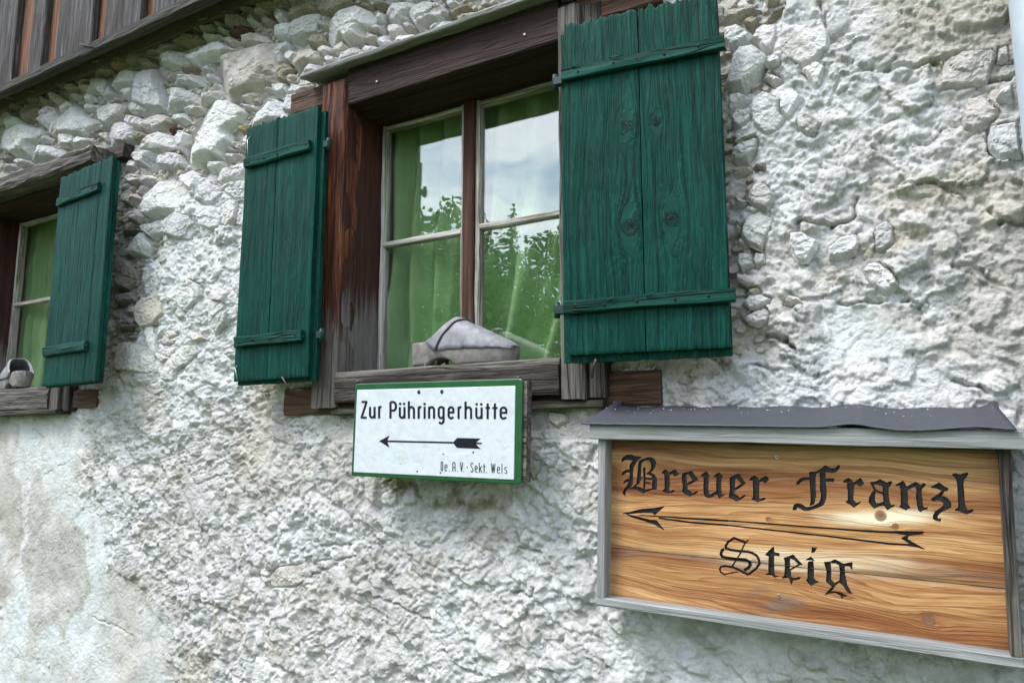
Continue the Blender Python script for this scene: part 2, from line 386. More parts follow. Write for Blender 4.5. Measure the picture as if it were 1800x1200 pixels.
M['board_brown'] = wood('sheltered_brown_cladding', [(0.3, (0.035, 0.016, 0.010)), (0.5, (0.15, 0.066, 0.034)), (0.7, (0.30, 0.15, 0.085))], bump=0.5, crack=0.4)
M['ledge_wood'] = wood('mossy_ledge_wood', [(0.3, (0.010, 0.009, 0.006)), (0.5, (0.036, 0.033, 0.023)), (0.7, (0.12, 0.112, 0.08))], bump=0.7, crack=0.5)
M['frame_grey'] = wood('silver_grey_frame_wood', [(0.3, (0.12, 0.12, 0.115)), (0.5, (0.24, 0.245, 0.24)), (0.7, (0.40, 0.41, 0.40))], bump=0.5, crack=0.3,
                       patch=(0.20, 0.215, 0.16), patch_at=(0.55, 0.72))
M['white_paint'] = wood('flaking_white_paint', [(0.36, (0.07, 0.055, 0.042)), (0.45, (0.22, 0.195, 0.165)), (0.54, (0.47, 0.44, 0.40)), (0.66, (0.60, 0.58, 0.55))], bump=0.9, rough=0.7, fine=260)
M['sash_wood'] = wood('brown_mullion_wood', [(0.3, (0.014, 0.007, 0.006)), (0.5, (0.06, 0.022, 0.014)), (0.7, (0.15, 0.075, 0.045))], bump=0.5, crack=0.3, low=((0.10, 0.085, 0.07), 0.16))
GREEN = [(0.30, (0.0005, 0.009, 0.007)), (0.42, (0.0008, 0.034, 0.0245)), (0.54, (0.0011, 0.054, 0.039)), (0.66, (0.003, 0.072, 0.054)), (0.80, (0.03, 0.14, 0.115))]
M['green_plank'] = plank_mat('green_painted_planks', GREEN, 120.0, 0.55, 0.75, (0.003, 0.022, 0.018), wear=(0.03, 0.13, 0.108), spec=0.12, rings=(95.0, 0.6, (0.35, 0.4, 0.4)))
M['green_bar'] = wood('green_painted_batten', [(0.3, (0.0006, 0.010, 0.008)), (0.5, (0.0012, 0.046, 0.033)), (0.75, (0.02, 0.11, 0.088))], bump=1.0, rough=0.6, crack=0.9, spec=0.12)
M['sign_wood'] = plank_mat('oiled_larch_board', [(0.30, (0.19, 0.075, 0.026)), (0.41, (0.34, 0.155, 0.055)), (0.52, (0.50, 0.275, 0.110)), (0.68, (0.61, 0.39, 0.19))], 85.0, 0.5, 0.35,
                           (0.19, 0.085, 0.04), spec=0.4, pale=(0.72, 0.62, 0.44), fibre=0.35, stain_shade=(0.16, 0.125, 0.095), rings=(120.0, 0.75, (0.60, 0.42, 0.28)))
M['letter_black'] = plain('black_carved_paint', (0.010, 0.009, 0.009), 0.55, nscale=300, amt=0.5, bump=0.6)
M['enamel_black'] = plain('black_enamel', (0.012, 0.013, 0.018), 0.3, amt=0.1, bump=0)
M['enamel_green'] = plain('green_enamel', (0.018, 0.085, 0.030), 0.32, nscale=30, amt=0.25, bump=0.1)
M['iron'] = plain('rusty_iron', (0.11, 0.09, 0.08), 0.55, 0.6, 120, 0.4, 0.3)
M['screw'] = plain('zinc_screw', (0.45, 0.45, 0.44), 0.4, 0.9, 200, 0.3, 0.1)
M['dark_hole'] = plain('rust_dark', (0.03, 0.022, 0.02), 0.7, 0.2, 200, 0.4, 0.1)
M['green_iron'] = plain('green_painted_iron', (0.004, 0.030, 0.024), 0.5, 0.0, 160, 0.4, 0.3)
M['tar'] = plain('tar_paper', (0.052, 0.056, 0.068), 0.62, 0.0, 260, 0.35, 0.35, 0.4, 0.001)
M['pipe'] = plain('galvanised_pipe', (0.42, 0.48, 0.52), 0.5, 0.25, 14, 0.12, 0.05)
M['leather'] = plain('dusty_grey_leather', (0.235, 0.235, 0.25), 0.6, 0, 38, 0.5, 0.5)
M['clog_wood'] = plain('grey_clog_wood', (0.20, 0.185, 0.17), 0.85, 0, 45, 0.5, 0.6)
M['seam'] = plain('dark_seam', (0.03, 0.022, 0.02), 0.8, 0, 80, 0.3, 0.1)
M['room'] = plain('dim_room_plaster', (0.16, 0.13, 0.10), 0.9, 0, 5, 0.2, 0.1)

# white enamel, beaten and dented
m, nt, b = new_mat('white_enamel')
tc = nd(nt, 'ShaderNodeTexCoord')
nz = nd(nt, 'ShaderNodeTexNoise', {'Vector': tc.outputs['Object'], 'Scale': 38.0, 'Detail': 1.5, 'Roughness': 0.4, 'Distortion': 0.5}).outputs[0]
dent = ramp(nt, nz, [(0.30, 0.0), (0.46, 0.9), (0.6, 1.0)], 'EASE')
nz2 = nd(nt, 'ShaderNodeTexNoise', {'Vector': tc.outputs['Object'], 'Scale': 60.0, 'Detail': 6.0}).outputs[0]
ec = ramp(nt, nz2, [(0.3, (0.53, 0.57, 0.60)), (0.7, (0.60, 0.635, 0.66))])
nz3 = nd(nt, 'ShaderNodeTexNoise', {'Vector': tc.outputs['Object'], 'Scale': 17.0, 'Detail': 8.0, 'Roughness': 0.7}).outputs[0]
ec = mix(nt, ramp(nt, nz3, [(0.52, 0.0), (0.72, 0.5)]), ec, (0.44, 0.45, 0.42))
vc = nd(nt, 'ShaderNodeTexVoronoi', {'Vector': nd(nt, 'ShaderNodeVectorMath', {0: tc.outputs['Object'], 1: mth(nt, 'MULTIPLY', nz2, 0.012)}, operation='ADD').outputs[0], 'Scale': 24.0}).outputs['Distance']
ec = mix(nt, ramp(nt, vc, [(0.045, 1.0), (0.075, 0.0)]), ec, (0.10, 0.055, 0.03))
setc(nt, b, 'Base Color', ec); b.inputs['Roughness'].default_value = 0.28
nt.links.new(nd(nt, 'ShaderNodeBump', {'Height': dent, 'Strength': 0.16, 'Distance': 0.003}).outputs[0], b.inputs['Normal'])
M['enamel_white'] = m
# old window glass: a thin pane, mirror by Fresnel over clear
m, nt, b = new_mat('old_window_glass'); nt.nodes.remove(b)
tc = nd(nt, 'ShaderNodeTexCoord')
nz = nd(nt, 'ShaderNodeTexNoise', {'Vector': tc.outputs['Object'], 'Scale': 11.0, 'Detail': 1.0}).outputs[0]
bp = nd(nt, 'ShaderNodeBump', {'Height': nz, 'Strength': 0.10, 'Distance': 0.004})
lw = nd(nt, 'ShaderNodeLayerWeight', {'Blend': 0.5, 'Normal': bp.outputs[0]})
fr = mth(nt, 'ADD', mth(nt, 'MULTIPLY', mth(nt, 'POWER', lw.outputs['Facing'], 5.0), 0.80), 0.20)
tr = nd(nt, 'ShaderNodeBsdfTransparent', {'Color': (0.95, 0.97, 0.95, 1)})
gl = nd(nt, 'ShaderNodeBsdfGlossy', {'Roughness': 0.0, 'Normal': bp.outputs[0]})
ms = nd(nt, 'ShaderNodeMixShader', {0: fr, 1: tr.outputs[0], 2: gl.outputs[0]})
nt.links.new(ms.outputs[0], [n for n in nt.nodes if n.type == 'OUTPUT_MATERIAL'][0].inputs[0])
M['glass'] = m
# curtain cloth
m, nt, b = new_mat('green_curtain_cloth')
tc = nd(nt, 'ShaderNodeTexCoord')
n1 = nd(nt, 'ShaderNodeTexNoise', {'Vector': tc.outputs['Object'], 'Scale': 9.0, 'Detail': 6.0}).outputs[0]
n2 = nd(nt, 'ShaderNodeTexNoise', {'Vector': tc.outputs['Object'], 'Scale': 420.0, 'Detail': 2.0}).outputs[0]
setc(nt, b, 'Base Color', mix(nt, 1.0, ramp(nt, n1, [(0.3, (0.30, 0.50, 0.21)), (0.7, (0.42, 0.62, 0.32))]), ramp(nt, n2, [(0.3, 0.85), (0.7, 1.1)]), 'MULTIPLY'))
b.inputs['Roughness'].default_value = 0.9; b.inputs['Sheen Weight'].default_value = 0.3; b.inputs['Specular IOR Level'].default_value = 0.1
M['curtain'] = m
# grass
m, nt, b = new_mat('meadow_grass')
tc = nd(nt, 'ShaderNodeTexCoord')
n1 = nd(nt, 'ShaderNodeTexNoise', {'Vector': tc.outputs['Object'], 'Scale': 0.8, 'Detail': 8.0, 'Roughness': 0.7}).outputs[0]
setc(nt, b, 'Base Color', ramp(nt, n1, [(0.3, (0.045, 0.075, 0.018)), (0.7, (0.10, 0.135, 0.04))])); b.inputs['Roughness'].default_value = 0.95
M['grass'] = m
M['needles'] = plain('spruce_needles', (0.028, 0.062, 0.022), 0.8, 0, 6, 0.5, 0)
M['leaves'] = plain('beech_leaves', (0.04, 0.08, 0.025), 0.7, 0, 6, 0.5, 0)
M['bark'] = plain('bark', (0.08, 0.06, 0.045), 0.9, 0, 12, 0.4, 0.5)

# ------------------------------------------------------------------ ground, room behind the windows
g = obj('ground', [(-60, -60, 0), (60, -60, 0), (60, 60, 0), (-60, 60, 0)], [(0, 1, 2, 3)], M['grass']); struct(g)
rx0, rx1, ry0, ry1, rz0, rz1 = -4.35, 1.2, 0.05, 2.6, 0.02, 3.06
V = [(x, y, z) for z in (rz0, rz1) for y in (ry0, ry1) for x in (rx0, rx1)]
room = struct(obj('room', V, [(0, 1, 3, 2), (4, 6, 7, 5), (2, 3, 7, 6), (0, 2, 6, 4), (1, 5, 7, 3)], M['room']))

# ------------------------------------------------------------------ the openings (world metres), measured on the wall
FY = -0.040                                   # front of the window posts
a = PX(606, 186, FY); bb = PX(979, 70, FY); c_ = PX(590, 660, FY); d_ = PX(985, 641, FY)
WX0 = (a[0]+c_[0])/2; WX1 = (bb[0]+d_[0])/2; WZ1 = (a[2]+bb[2])/2; WZ0 = (c_[2]+d_[2])/2
SASH_Y = 0.115
W2X0 = PX(10, 665, SASH_Y)[0]-0.004; W2X1 = W2X0+(WX1-WX0)
W2Z0 = PX(40, 688, FY)[2]; W2Z1 = W2Z0+(WZ1-WZ0)
HOLES = [(WX0-0.03, WX1+0.03, WZ0-0.03, WZ1+0.03), (W2X0-0.03, W2X1+0.03, W2Z0-0.03, W2Z1+0.03)]

# ------------------------------------------------------------------ stones, outlined on the wall
CROPS = {'A': (0, 130, 6), 'B': (150, 60, 6), 'C': (300, 0, 6), 'D': (300, 150, 6), 'E': (480, 0, 6), 'F': (680, 0, 9), 'G': (180, 250, 4.615),
         'H': (180, 480, 4.615), 'I': (1260, 0, 4.615), 'J': (1260, 240, 5), 'K': (1260, 460, 4.8), 'L': (1440, 0, 3.333), 'M': (880, 690, 6),
         'N': (0, 700, 2.4), 'R': (1280, 350, 3.242)}
STONES = """
A 0,590 220,515 380,570 400,640 350,700 290,740 265,850 130,870 60,830 0,800
A 0,390 70,385 160,440 185,500 90,555 0,580
A 185,430 260,350 380,335 410,360 330,440 320,490 250,515 190,480 #tan
A 410,375 500,320 560,345 570,440 520,520 480,590 430,560 330,480 405,430
A 560,400 600,290 680,260 740,320 700,355 585,440
A 500,580 590,470 760,335 800,380 900,440 990,500 920,560 850,640 770,660 560,670 500,640
A 520,690 640,595 740,620 760,690 720,765 660,770 560,740
A 730,780 770,660 800,640 1000,690 850,750
A 270,840 310,760 420,730 530,770 570,745 680,800 450,890 320,930 275,900
A 350,700 430,620 500,660 510,690 380,720
A 0,930 90,925 130,975 0,1020
A 0,820 60,840 90,870 70,920 0,925 #grey
A 100,880 180,870 240,890 270,930 160,970 120,950
A 980,600 1100,590 1100,640 1105,720 1050,690 985,640 #warm
A 900,610 1010,545 1090,580 980,610 985,660 850,640 #grey
A 1000,820 1050,740 1110,750 1140,840 1090,870 1020,850 #grey
A 480,130 500,80 600,65 630,110 600,145
A 620,130 650,85 740,80 780,120 720,180 660,165
A 460,190 530,165 610,200 620,260 560,330 490,270
A 350,220 390,200 460,250 500,310 430,340 390,290
A 780,150 810,70 870,80 890,100 830,160
A 210,300 230,220 340,215 370,260 290,290
A 20,370 30,300 140,280 180,330 90,370
A 0,240 80,215 200,230 210,290 100,290 0,270
A 210,180 300,140 390,150 400,190 330,210 230,210
A 780,320 900,290 1000,310 1010,360 900,400 830,380
A 800,240 900,170 960,250 880,290
A 400,150 440,110 490,170 420,190
A 140,380 230,340 290,300 330,330 200,410
A 660,230 760,170 790,200 740,260
B 0,560 60,460 170,450 200,480 170,660 140,660 90,600 0,640
B 200,470 320,390 420,360 540,370 500,440 510,500 400,550 290,600 240,550
B 400,290 400,220 470,150 560,150 575,200 520,270 470,300 410,310
B 215,320 240,240 310,195 380,240 390,290 300,340 230,350 #ochre
B 50,370 110,300 200,310 235,375 160,410 100,440 50,420
B 520,300 560,230 650,225 690,290 680,330 580,350 #tan
B 720,180 760,90 850,45 910,80 880,130 780,190 730,200
B 910,70 930,20 1000,-10 1150,-20 1190,40 1140,100 1050,110 980,90 920,100 #tan
B 740,300 790,200 880,150 990,160 1020,270 930,330 830,340
B 1015,240 1060,185 1200,170 1260,240 1200,300 1130,310 1070,280
B 940,350 1030,290 1140,320 1110,370 1000,390 #tan
B 480,520 520,430 600,370 690,345 720,440 760,550 780,640 790,780 650,810 540,760 440,690 470,600
B 770,600 830,550 960,540 1050,580 1130,620 1110,700 1000,740 900,800 770,800
B 850,470 940,400 1090,400 1200,420 1190,490 1060,530 900,530
B 180,500 210,490 250,570 300,620 260,650 180,690
B 310,610 350,550 450,535 460,590 400,700 370,640
B 20,870 100,770 240,720 350,720 410,760 390,830 340,900 220,990 100,920
B 415,760 470,690 560,720 640,800 530,840 430,830
B 375,860 430,830 560,870 570,920 500,970 460,990 350,910
B 200,1040 260,930 380,910 500,960 470,1000 470,1110 400,1160 300,1190 230,1180 200,1110
B 520,990 640,870 760,825 840,860 850,930 790,1000 660,1040 600,1020 #warm
B 460,1000 520,1000 620,1040 560,1110 490,1140 #tan
B 840,880 920,820 1000,810 1030,890 960,940 870,920
B 970,770 1080,720 1190,740 1180,800 1080,830 1000,800
B 820,1000 900,930 970,980 900,1040 840,1030 #red
B 560,1180 640,1060 740,1010 880,1060 900,1200 700,1250 560,1250
B 580,110 640,60 720,90 690,130 600,130
B 560,160 720,110 730,160 640,200 580,190
B 350,150 440,110 450,170 390,210 340,180
B 230,180 330,140 340,190 240,220
B 0,290 100,240 200,260 190,300 60,330 20,320
B 80,1030 200,1010 205,1100 190,1140 100,1080 #warm
B 300,830 410,740 420,830 340,890 #tan
B 450,100 560,75 570,130 480,150
B 560,70 700,10 800,40 740,80 640,70
C 15,460 40,370 130,330 260,340 300,410 230,460 120,480 #tan
C 270,360 330,320 470,330 480,370 410,400 320,420
C 260,290 280,240 400,220 420,290 350,320 280,320
C 220,230 250,180 370,150 410,190 400,220 280,240
C 420,150 520,90 640,80 650,130 510,160 430,190
C 490,190 540,130 680,120 760,180 750,240 600,280 540,260
C 650,50 740,10 810,40 800,90 710,110
C 760,180 800,100 900,220 880,260 780,240
C 815,80 900,40 970,60 960,110 870,130 820,110
C 890,160 960,120 1050,190 1040,250 960,270 900,220 #tan
C 1040,130 1100,50 1160,90 1165,190 1090,230
C 555,330 600,290 740,245 800,280 780,310 680,375 590,360 #red
C 690,390 720,340 840,315 950,350 1000,400 930,450 780,470 700,450 #warm
C 120,600 150,550 300,520 400,440 500,420 580,480 710,490 680,540 560,570 400,610 250,675 180,650
C 480,370 600,360 690,410 690,460 590,470 510,430 #warm
C 420,290 500,245 570,290 550,350 470,320
C 380,640 560,570 740,530 940,460 1080,410 1180,410 1200,640 1190,760 1090,860 960,870 850,950 700,1000 590,1060 520,950 440,830 #warm
C 210,1060 260,970 470,915 500,990 420,1040 290,1090
C 250,690 320,650 380,690 370,740 290,760
C 330,750 370,740 430,790 440,830 370,850 310,800
C 380,880 440,850 470,890 400,910
C 700,990 790,950 870,940 840,1010 780,1060 720,1050 #warm
C 930,920 980,880 1040,910 1040,950 970,950
C 1040,860 1120,840 1190,900 1180,970 1090,1010 1050,960
C 670,1050 760,1070 860,1080 830,1130 760,1150 690,1100
C 710,500 800,460 900,440 920,460 760,520
C 420,190 480,190 500,250 430,270
C 40,510 200,480 330,430 370,440 340,500 120,550 #warm
C 1040,260 1110,220 1250,210 1280,300 1180,390 1060,380
C 70,1130 160,1090 290,1090 230,1170 110,1170
C 140,280 180,245 250,250 250,310 150,310
C 30,300 100,265 130,310 50,340
D 100,800 110,650 130,520 200,380 240,280 360,170 480,150 600,180 700,240 720,280 650,400 560,480 580,580 510,680 500,760 390,770 270,830 160,830
D 650,420 670,390 760,390 780,440 740,500 680,480 #ochre
D 580,590 640,560 700,600 700,680 650,690 #warm
D 500,670 560,620 620,650 590,680 520,685
D 510,740 560,690 680,690 690,730 620,790 540,770
D 700,610 760,510 800,490 800,640 730,660
D 340,850 370,780 500,770 510,830 440,890 370,900
D 800,430 850,260 950,220 1040,120 1160,180 1180,300 1080,380 960,430 840,480
D 440,880 600,840 780,780 790,960 740,1010 620,1020 520,1060 420,980
D 520,1060 640,1010 780,990 780,1180 660,1200 560,1130
D 290,1060 370,1010 490,1060 530,1130 440,1250 330,1250 240,1200
D 0,560 60,450 130,500 100,720 40,680
D 0,700 60,740 90,800 80,860 0,900
D 60,930 180,880 330,960 300,1050 200,1130 60,1020
E 95,170 170,60 260,15 380,20 430,60 420,110 280,150 190,190 120,190 #tan
E 95,370 130,290 190,200 290,150 440,110 440,170 410,330 300,400 220,430 150,430
E 420,50 520,-10 760,-30 830,20 700,80 580,170 510,130 430,100 #tan
E 495,390 580,220 690,90 830,30 980,90 1040,180 1010,250 920,320 900,420 760,460 690,400 580,480
E 430,200 470,180 570,180 570,240 480,290 430,270 #warm
E 310,400 380,340 480,310 500,420 430,485 320,450 #tan
E 585,490 680,390 740,470 670,560 610,550 #warm
E 415,510 500,440 580,480 590,550 480,590 440,550
E 490,600 550,550 650,580 600,660 540,680
E 170,650 200,560 230,490 330,470 410,510 470,570 420,640 300,660 210,740 #warm
E 80,540 140,500 220,520 200,590 150,660 100,630
E 0,430 80,400 140,450 80,540 90,640 20,670 -40,600
E 210,740 280,670 370,640 480,670 600,690 420,760 240,820
E 620,640 700,530 800,460 900,490 950,570 860,620 700,670
E 860,480 950,440 1060,460 1160,520 1050,560 960,570
E 890,400 960,300 1070,350 1030,420 950,440 #warm
E 960,280 1050,215 1120,240 1110,320 1030,320
E 1040,150 1080,90 1130,110 1120,200 1050,210
E 1010,30 1060,-30 1180,0 1190,40 1060,80 #tan
E 1050,390 1150,330 1200,420 1150,490 1050,440
E 85,800 150,750 210,780 170,840 160,880 120,880 #warm
E 110,950 170,860 280,890 430,860 400,920 220,970
E 130,1060 150,990 230,990 220,1200 100,1180
E 0,850 90,850 105,940 50,1000 -30,1000
E 30,1020 130,990 130,1050 80,1060
E 0,60 40,50 85,100 80,200 10,220 -30,150
E 0,700 90,640 160,700 100,780 120,870 0,840 #tan
E 830,20 900,-20 1000,0 1040,110 960,90 #tan
F -80,100 0,0 200,-40 420,0 400,100 300,160 250,200 300,280 150,330 30,320 -60,250
F 150,330 300,290 410,380 400,460 270,480 200,400 #warm
F 420,60 560,-20 780,0 920,150 910,220 780,330 630,320 440,460 420,420 330,290 300,170
F -80,320 150,330 210,410 240,490 110,560 0,560 -60,460
F 10,690 100,590 180,520 350,490 540,510 560,580 370,660 0,770
F 620,420 650,350 890,280 1000,270 1150,350 1050,420 750,530 690,540
F 1040,230 1100,190 1280,150 1400,140 1480,190 1470,240 1370,320 1200,300 1150,350 1060,290 #warm
F 920,150 1090,40 1240,10 1310,70 1310,140 1100,190 1020,260 920,220 #tan
F 1310,70 1460,60 1600,60 1600,120 1530,190 1480,180 1400,140 #tan
F 1480,250 1620,120 1800,0 2000,-60 2050,60 1900,160 1700,230 1420,310
F 480,470 600,400 620,470 580,560 540,510 #warm
F 860,-30 1000,-60 1120,0 1080,50 930,130
G 160,190 200,120 240,150 235,210 180,220
G 200,120 230,60 330,40 430,80 420,180 370,210 260,180
G 430,90 520,60 600,90 620,170 540,220 420,200
G 145,310 200,240 270,250 280,320 200,345 #warm
G 275,270 340,250 410,280 360,320 280,340
G 270,500 290,390 370,320 500,300 640,290 720,400 650,470 560,560 460,600 360,630 290,580
G 120,400 220,400 260,440 190,510 120,490 #warm
G 170,600 190,540 250,530 270,590 250,650 190,640
G 270,660 380,640 430,610 490,660 450,740 370,790 300,730
G 150,870 170,780 250,720 320,760 370,850 320,920 200,930
G 70,1100 90,950 140,920 190,950 230,1040 220,1120 160,1190 80,1190 #grey
G 490,640 600,570 700,600 760,690 700,790 600,780 500,750
G 780,400 850,320 950,370 960,460 880,500 770,480
G 770,600 800,520 900,520 960,600 940,690 870,710 790,680
G 960,500 1030,460 1080,470 1070,620 1000,690 950,660
G 110,700 240,680 260,710 180,740 130,750 #grey
G 260,620 330,590 370,630 300,650
H 70,170 180,140 220,180 220,230 120,260 60,250 #grey
H 125,300 190,255 270,270 270,340 200,345 #warm
H 280,380 280,270 330,200 400,190 480,230 500,330 430,420 320,440 #warm
H 605,230 630,100 720,50 790,100 810,180 770,240 680,310
H 870,300 870,220 980,230 1010,320 1000,400 930,490 880,440
H 340,440 400,420 440,520 450,640 540,680 490,730 400,640
H 480,560 600,550 600,580 490,590 #warm
H 40,440 100,400 260,400 270,440 150,470 #grey
H 140,500 250,490 340,520 200,550 #warm
H 490,800 530,690 640,590 740,590 780,650 690,740 600,800 580,880 500,880
H 60,700 100,570 250,560 390,620 470,760 350,820 200,800 80,770
H 480,480 560,460 620,500 540,545 #warm
H 700,520 790,470 840,540 760,570 #warm
H 1000,620 1090,570 1095,700 1010,690
I 40,310 40,190 150,160 270,240 240,320 170,360 100,390
I 170,160 230,90 350,100 350,140 280,220 #tan
I 60,700 70,600 110,420 170,350 280,335 400,430 340,560 280,640 200,710 120,715
I 250,320 300,210 370,160 480,170 480,290 430,420 370,410 310,340
I 75,820 80,730 170,715 250,760 190,820 80,900
I 95,930 140,860 230,840 290,850 270,970 180,1050 110,1000
I 330,170 450,50 550,0 560,30 500,110 400,150 #tan
I 30,160 40,40 200,20 330,30 240,80 130,160 #warm
I 510,390 560,280 700,200 840,170 900,260 890,400 800,480 690,520 580,470
I 670,560 800,480 880,530 830,700 790,710 740,640
I 280,920 290,800 380,740 490,800 500,900 550,950 480,1060 390,1090 300,1010
I 640,960 760,930 840,990 800,1100 740,1110 660,1040
I 500,750 600,700 690,780 640,870 570,970 510,900
I 350,590 440,560 540,610 560,660 450,680
I 380,500 440,420 520,450 500,530 420,540
J 105,170 120,80 180,30 330,-30 370,40 330,120 260,215 160,210
J 640,840 750,835 880,910 860,990 790,1100 710,1100 640,970
J 145,870 145,720 200,780 190,840 #warm
J 150,900 200,850 260,930 250,975 180,970 #warm
J 260,530 330,420 410,405 510,510 480,590 440,650 330,620
J 200,850 250,700 360,640 490,720 440,860 380,990 270,930
J 130,600 160,490 250,540 230,600
J 130,340 140,240 270,230 290,280 190,320 #warm
J 310,270 350,220 430,250 420,300 #grey
J 290,1090 320,1000 410,1010 420,1110 340,1150
J 150,1100 170,1000 280,1000 300,1080 320,1140 200,1190
K 205,340 260,270 350,260 460,300 440,350 330,400 270,405
K 220,470 290,420 420,380 450,440 420,520 330,540 260,520
K 230,270 260,210 340,200 370,250 290,290 #warm
K 410,110 460,100 490,140 450,185 400,170
K 540,360 600,270 690,300 720,350 620,370 #warm
L 710,510 735,350 850,290 1010,280 1040,310 1000,400 980,470 860,495 #warm
L 1045,350 1050,270 1110,250 1120,350
L 1020,590 1060,520 1130,485 1140,600 1080,590
L 990,840 1010,740 1160,715 1180,920 1060,935 1000,880
L 840,700 870,570 960,550 1060,660 1020,710 910,760 850,750 #warm
M 480,240 540,190 660,210 715,300 660,340 590,385 500,320 #warm
M 465,700 500,640 580,640 610,720 570,790 500,800
M 310,780 330,710 400,720 400,850 330,930 #warm
N 1130,750 1170,710 1260,700 1270,780 1230,800 1140,800 #warm
R 575,340 570,270 640,210 720,200 750,250 720,310 640,350
R 765,400 800,360 860,350 940,410 970,490 900,540 810,490
R 830,300 840,150 900,120 940,160 940,260 880,310
"""
TINT = {None: (0.63, 0.635, 0.635), 'warm': (0.55, 0.525, 0.475), 'tan': (0.34, 0.31, 0.235), 'ochre': (0.36, 0.30, 0.17), 'grey': (0.30, 0.285, 0.265), 'red': (0.13, 0.075, 0.062)}
stones = []
for ln in STONES.strip().splitlines():
    p = ln.split(); kind = None
    if p[-1][0] == '#': kind = p.pop()[1:]
    ox, oy, s = CROPS[p[0]]
    pp = [tuple(float(t) for t in q.split(',')) for q in p[1:]]
    px = [(ox+x/s, oy+y/s) for x, y in pp]
    w3 = [PX(x, y, -0.01) for x, y in px]
    q2 = np.array([(v[0], v[2]) for v in w3]); q2 = q2.mean(0)+(q2-q2.mean(0))*1.07
    stones.append(([tuple(v) for v in q2], kind, np.mean(px, axis=0)))

# ------------------------------------------------------------------ the wall face: one fine relief sheet of rubble and lime plaster
def spaced(a, b, f):
    r = [a]
    while r[-1] < b: r.append(r[-1]+f(r[-1]))
    return np.array(r)
xs = spaced(-4.35, 1.2, lambda x: 0.0105 if (x < -3.45 or x > 0.30) else 0.00225+0.00068*abs(x-0.2))
zs = spaced(0.0, 3.14, lambda z: 0.03 if z < 0.45 else (0.009 if z < 0.76 else 0.0030))
nx, nz_ = len(xs), len(zs)
X, Z = np.meshgrid(xs, zs, indexing='ij')
def wpoly(pts): return [(PX(x, y)[0], PX(x, y)[2]) for x, y in pts]
WARPX = X+0.05*fbm(X*7, Z*7, 3, 51); WARPZ = Z+0.05*fbm(X*7+40, Z*7, 3, 52)
def soft(pts, w=0.05):
    """soft mask of an outline drawn on the wall"""
    P = wpoly(pts)
    m = inpoly(WARPX, WARPZ, P).astype(np.float32)
    k = max(1, int(w/0.006))
    for ax in (0, 1):
        c = np.cumsum(np.concatenate([np.repeat(m.take([0], ax), k+1, ax), m, np.repeat(m.take([-1], ax), k, ax)], ax), ax)
        n = m.shape[ax]
        m = (c.take(range(2*k+1, 2*k+1+n), ax)-c.take(range(0, n), ax))/(2*k+1)
    return m
rubble = soft([(-260, 330), (-40, 120), (440, -60), (1060, -60), (1020, 60), (640, 130), (520, 160), (440, 260), (425, 320), (330, 330), (280, 430), (235, 480), (250, 560), (235, 620), (190, 690), (120, 690), (-300, 760)], 0.04)
rubble = np.maximum(rubble, soft([(1270, -60), (1400, -60), (1370, 100), (1330, 250), (1310, 330), (1330, 560), (1300, 640), (1200, 680), (1200, 0)], 0.03))
smooth = soft([(-400, 770), (165, 735), (150, 850), (200, 1000), (290, 1080), (330, 1300), (-500, 1300)], 0.06)
smooth = np.maximum(smooth, 0.8*soft([(1430, 560), (1560, 530), (1600, 600), (1540, 640), (1420, 640)], 0.03))
smooth = np.maximum(smooth, 0.55*soft([(1060, 1080), (1300, 1100), (1800, 1190), (1800, 1260), (1100, 1200)], 0.05))
smooth *= 0.82
calm = 0.75*soft([(1310, -80), (1900, -80), (1900, 780), (1330, 700), (1290, 500)], 0.05)
calm = np.maximum(calm, 0.6*soft([(215, 330), (430, 300), (425, 700), (250, 640)], 0.04))
white = soft([(210, 330), (330, 300), (440, 330), (425, 700), (330, 760), (240, 600)], 0.05)
white = np.maximum(white, 0.9*soft([(1290, 0), (1480, 0), (1450, 150), (1440, 260), (1380, 500), (1300, 480)], 0.05))
white = np.maximum(white, 0.8*soft([(1290, 640), (1400, 560), (1700, 640), (1800, 700), (1800, 760), (1200, 740)], 0.05))
white = np.maximum(white, 0.7*soft([(700, 1120), (900, 900), (1040, 860), (1060, 1100), (1300, 1200), (700, 1260)], 0.06))
greyr = soft([(-300, 760), (28, 750), (32, 860), (40, 950), (20, 1060), (-300, 1080)], 0.008)
greyr = np.maximum(greyr, soft([(60, 830), (90, 870), (150, 940), (160, 1010), (110, 1120), (60, 1100), (40, 1000)], 0.008))
greyr = np.maximum(greyr, 0.8*soft([(165, 740), (180, 735), (175, 800), (160, 800)], 0.01))
greyr = np.maximum(greyr, 0.6*soft([(180, 1020), (330, 1020), (330, 1180), (230, 1220), (170, 1150)], 0.02))
ochre = soft([(1500, 300), (1690, 330), (1700, 430), (1600, 470), (1420, 460), (1400, 420), (1540, 400)], 0.05)
brown = soft([(1500, -30), (1790, -30), (1790, 70), (1660, 110), (1520, 120)], 0.04)
olive = soft([(640, 845), (920, 855), (910, 900), (820, 885), (700, 880)], 0.02)  # olive tint in bands just below both signs and the sill
olive = np.maximum(olive, 0.4*soft([(1090, 1090), (1760, 1180), (1740, 1215), (1100, 1120)], 0.02))
olive = np.maximum(olive, 0.6*soft([(930, 715), (1010, 712), (1000, 735), (930, 740)], 0.015))

H = 0.008*fbm(X*2.3, Z*2.3, 4, 11) - 0.025*rubble
H += (0.0035*fbm(X*13, Z*13, 4, 12, 0.5))*(1-0.55*smooth)
diag = 0.0055*fbm((X*0.72+Z*0.70)*26, (X*0.70-Z*0.72)*8, 3, 31)        # trowelled slantwise
H += diag*(1-smooth)*(1-rubble)
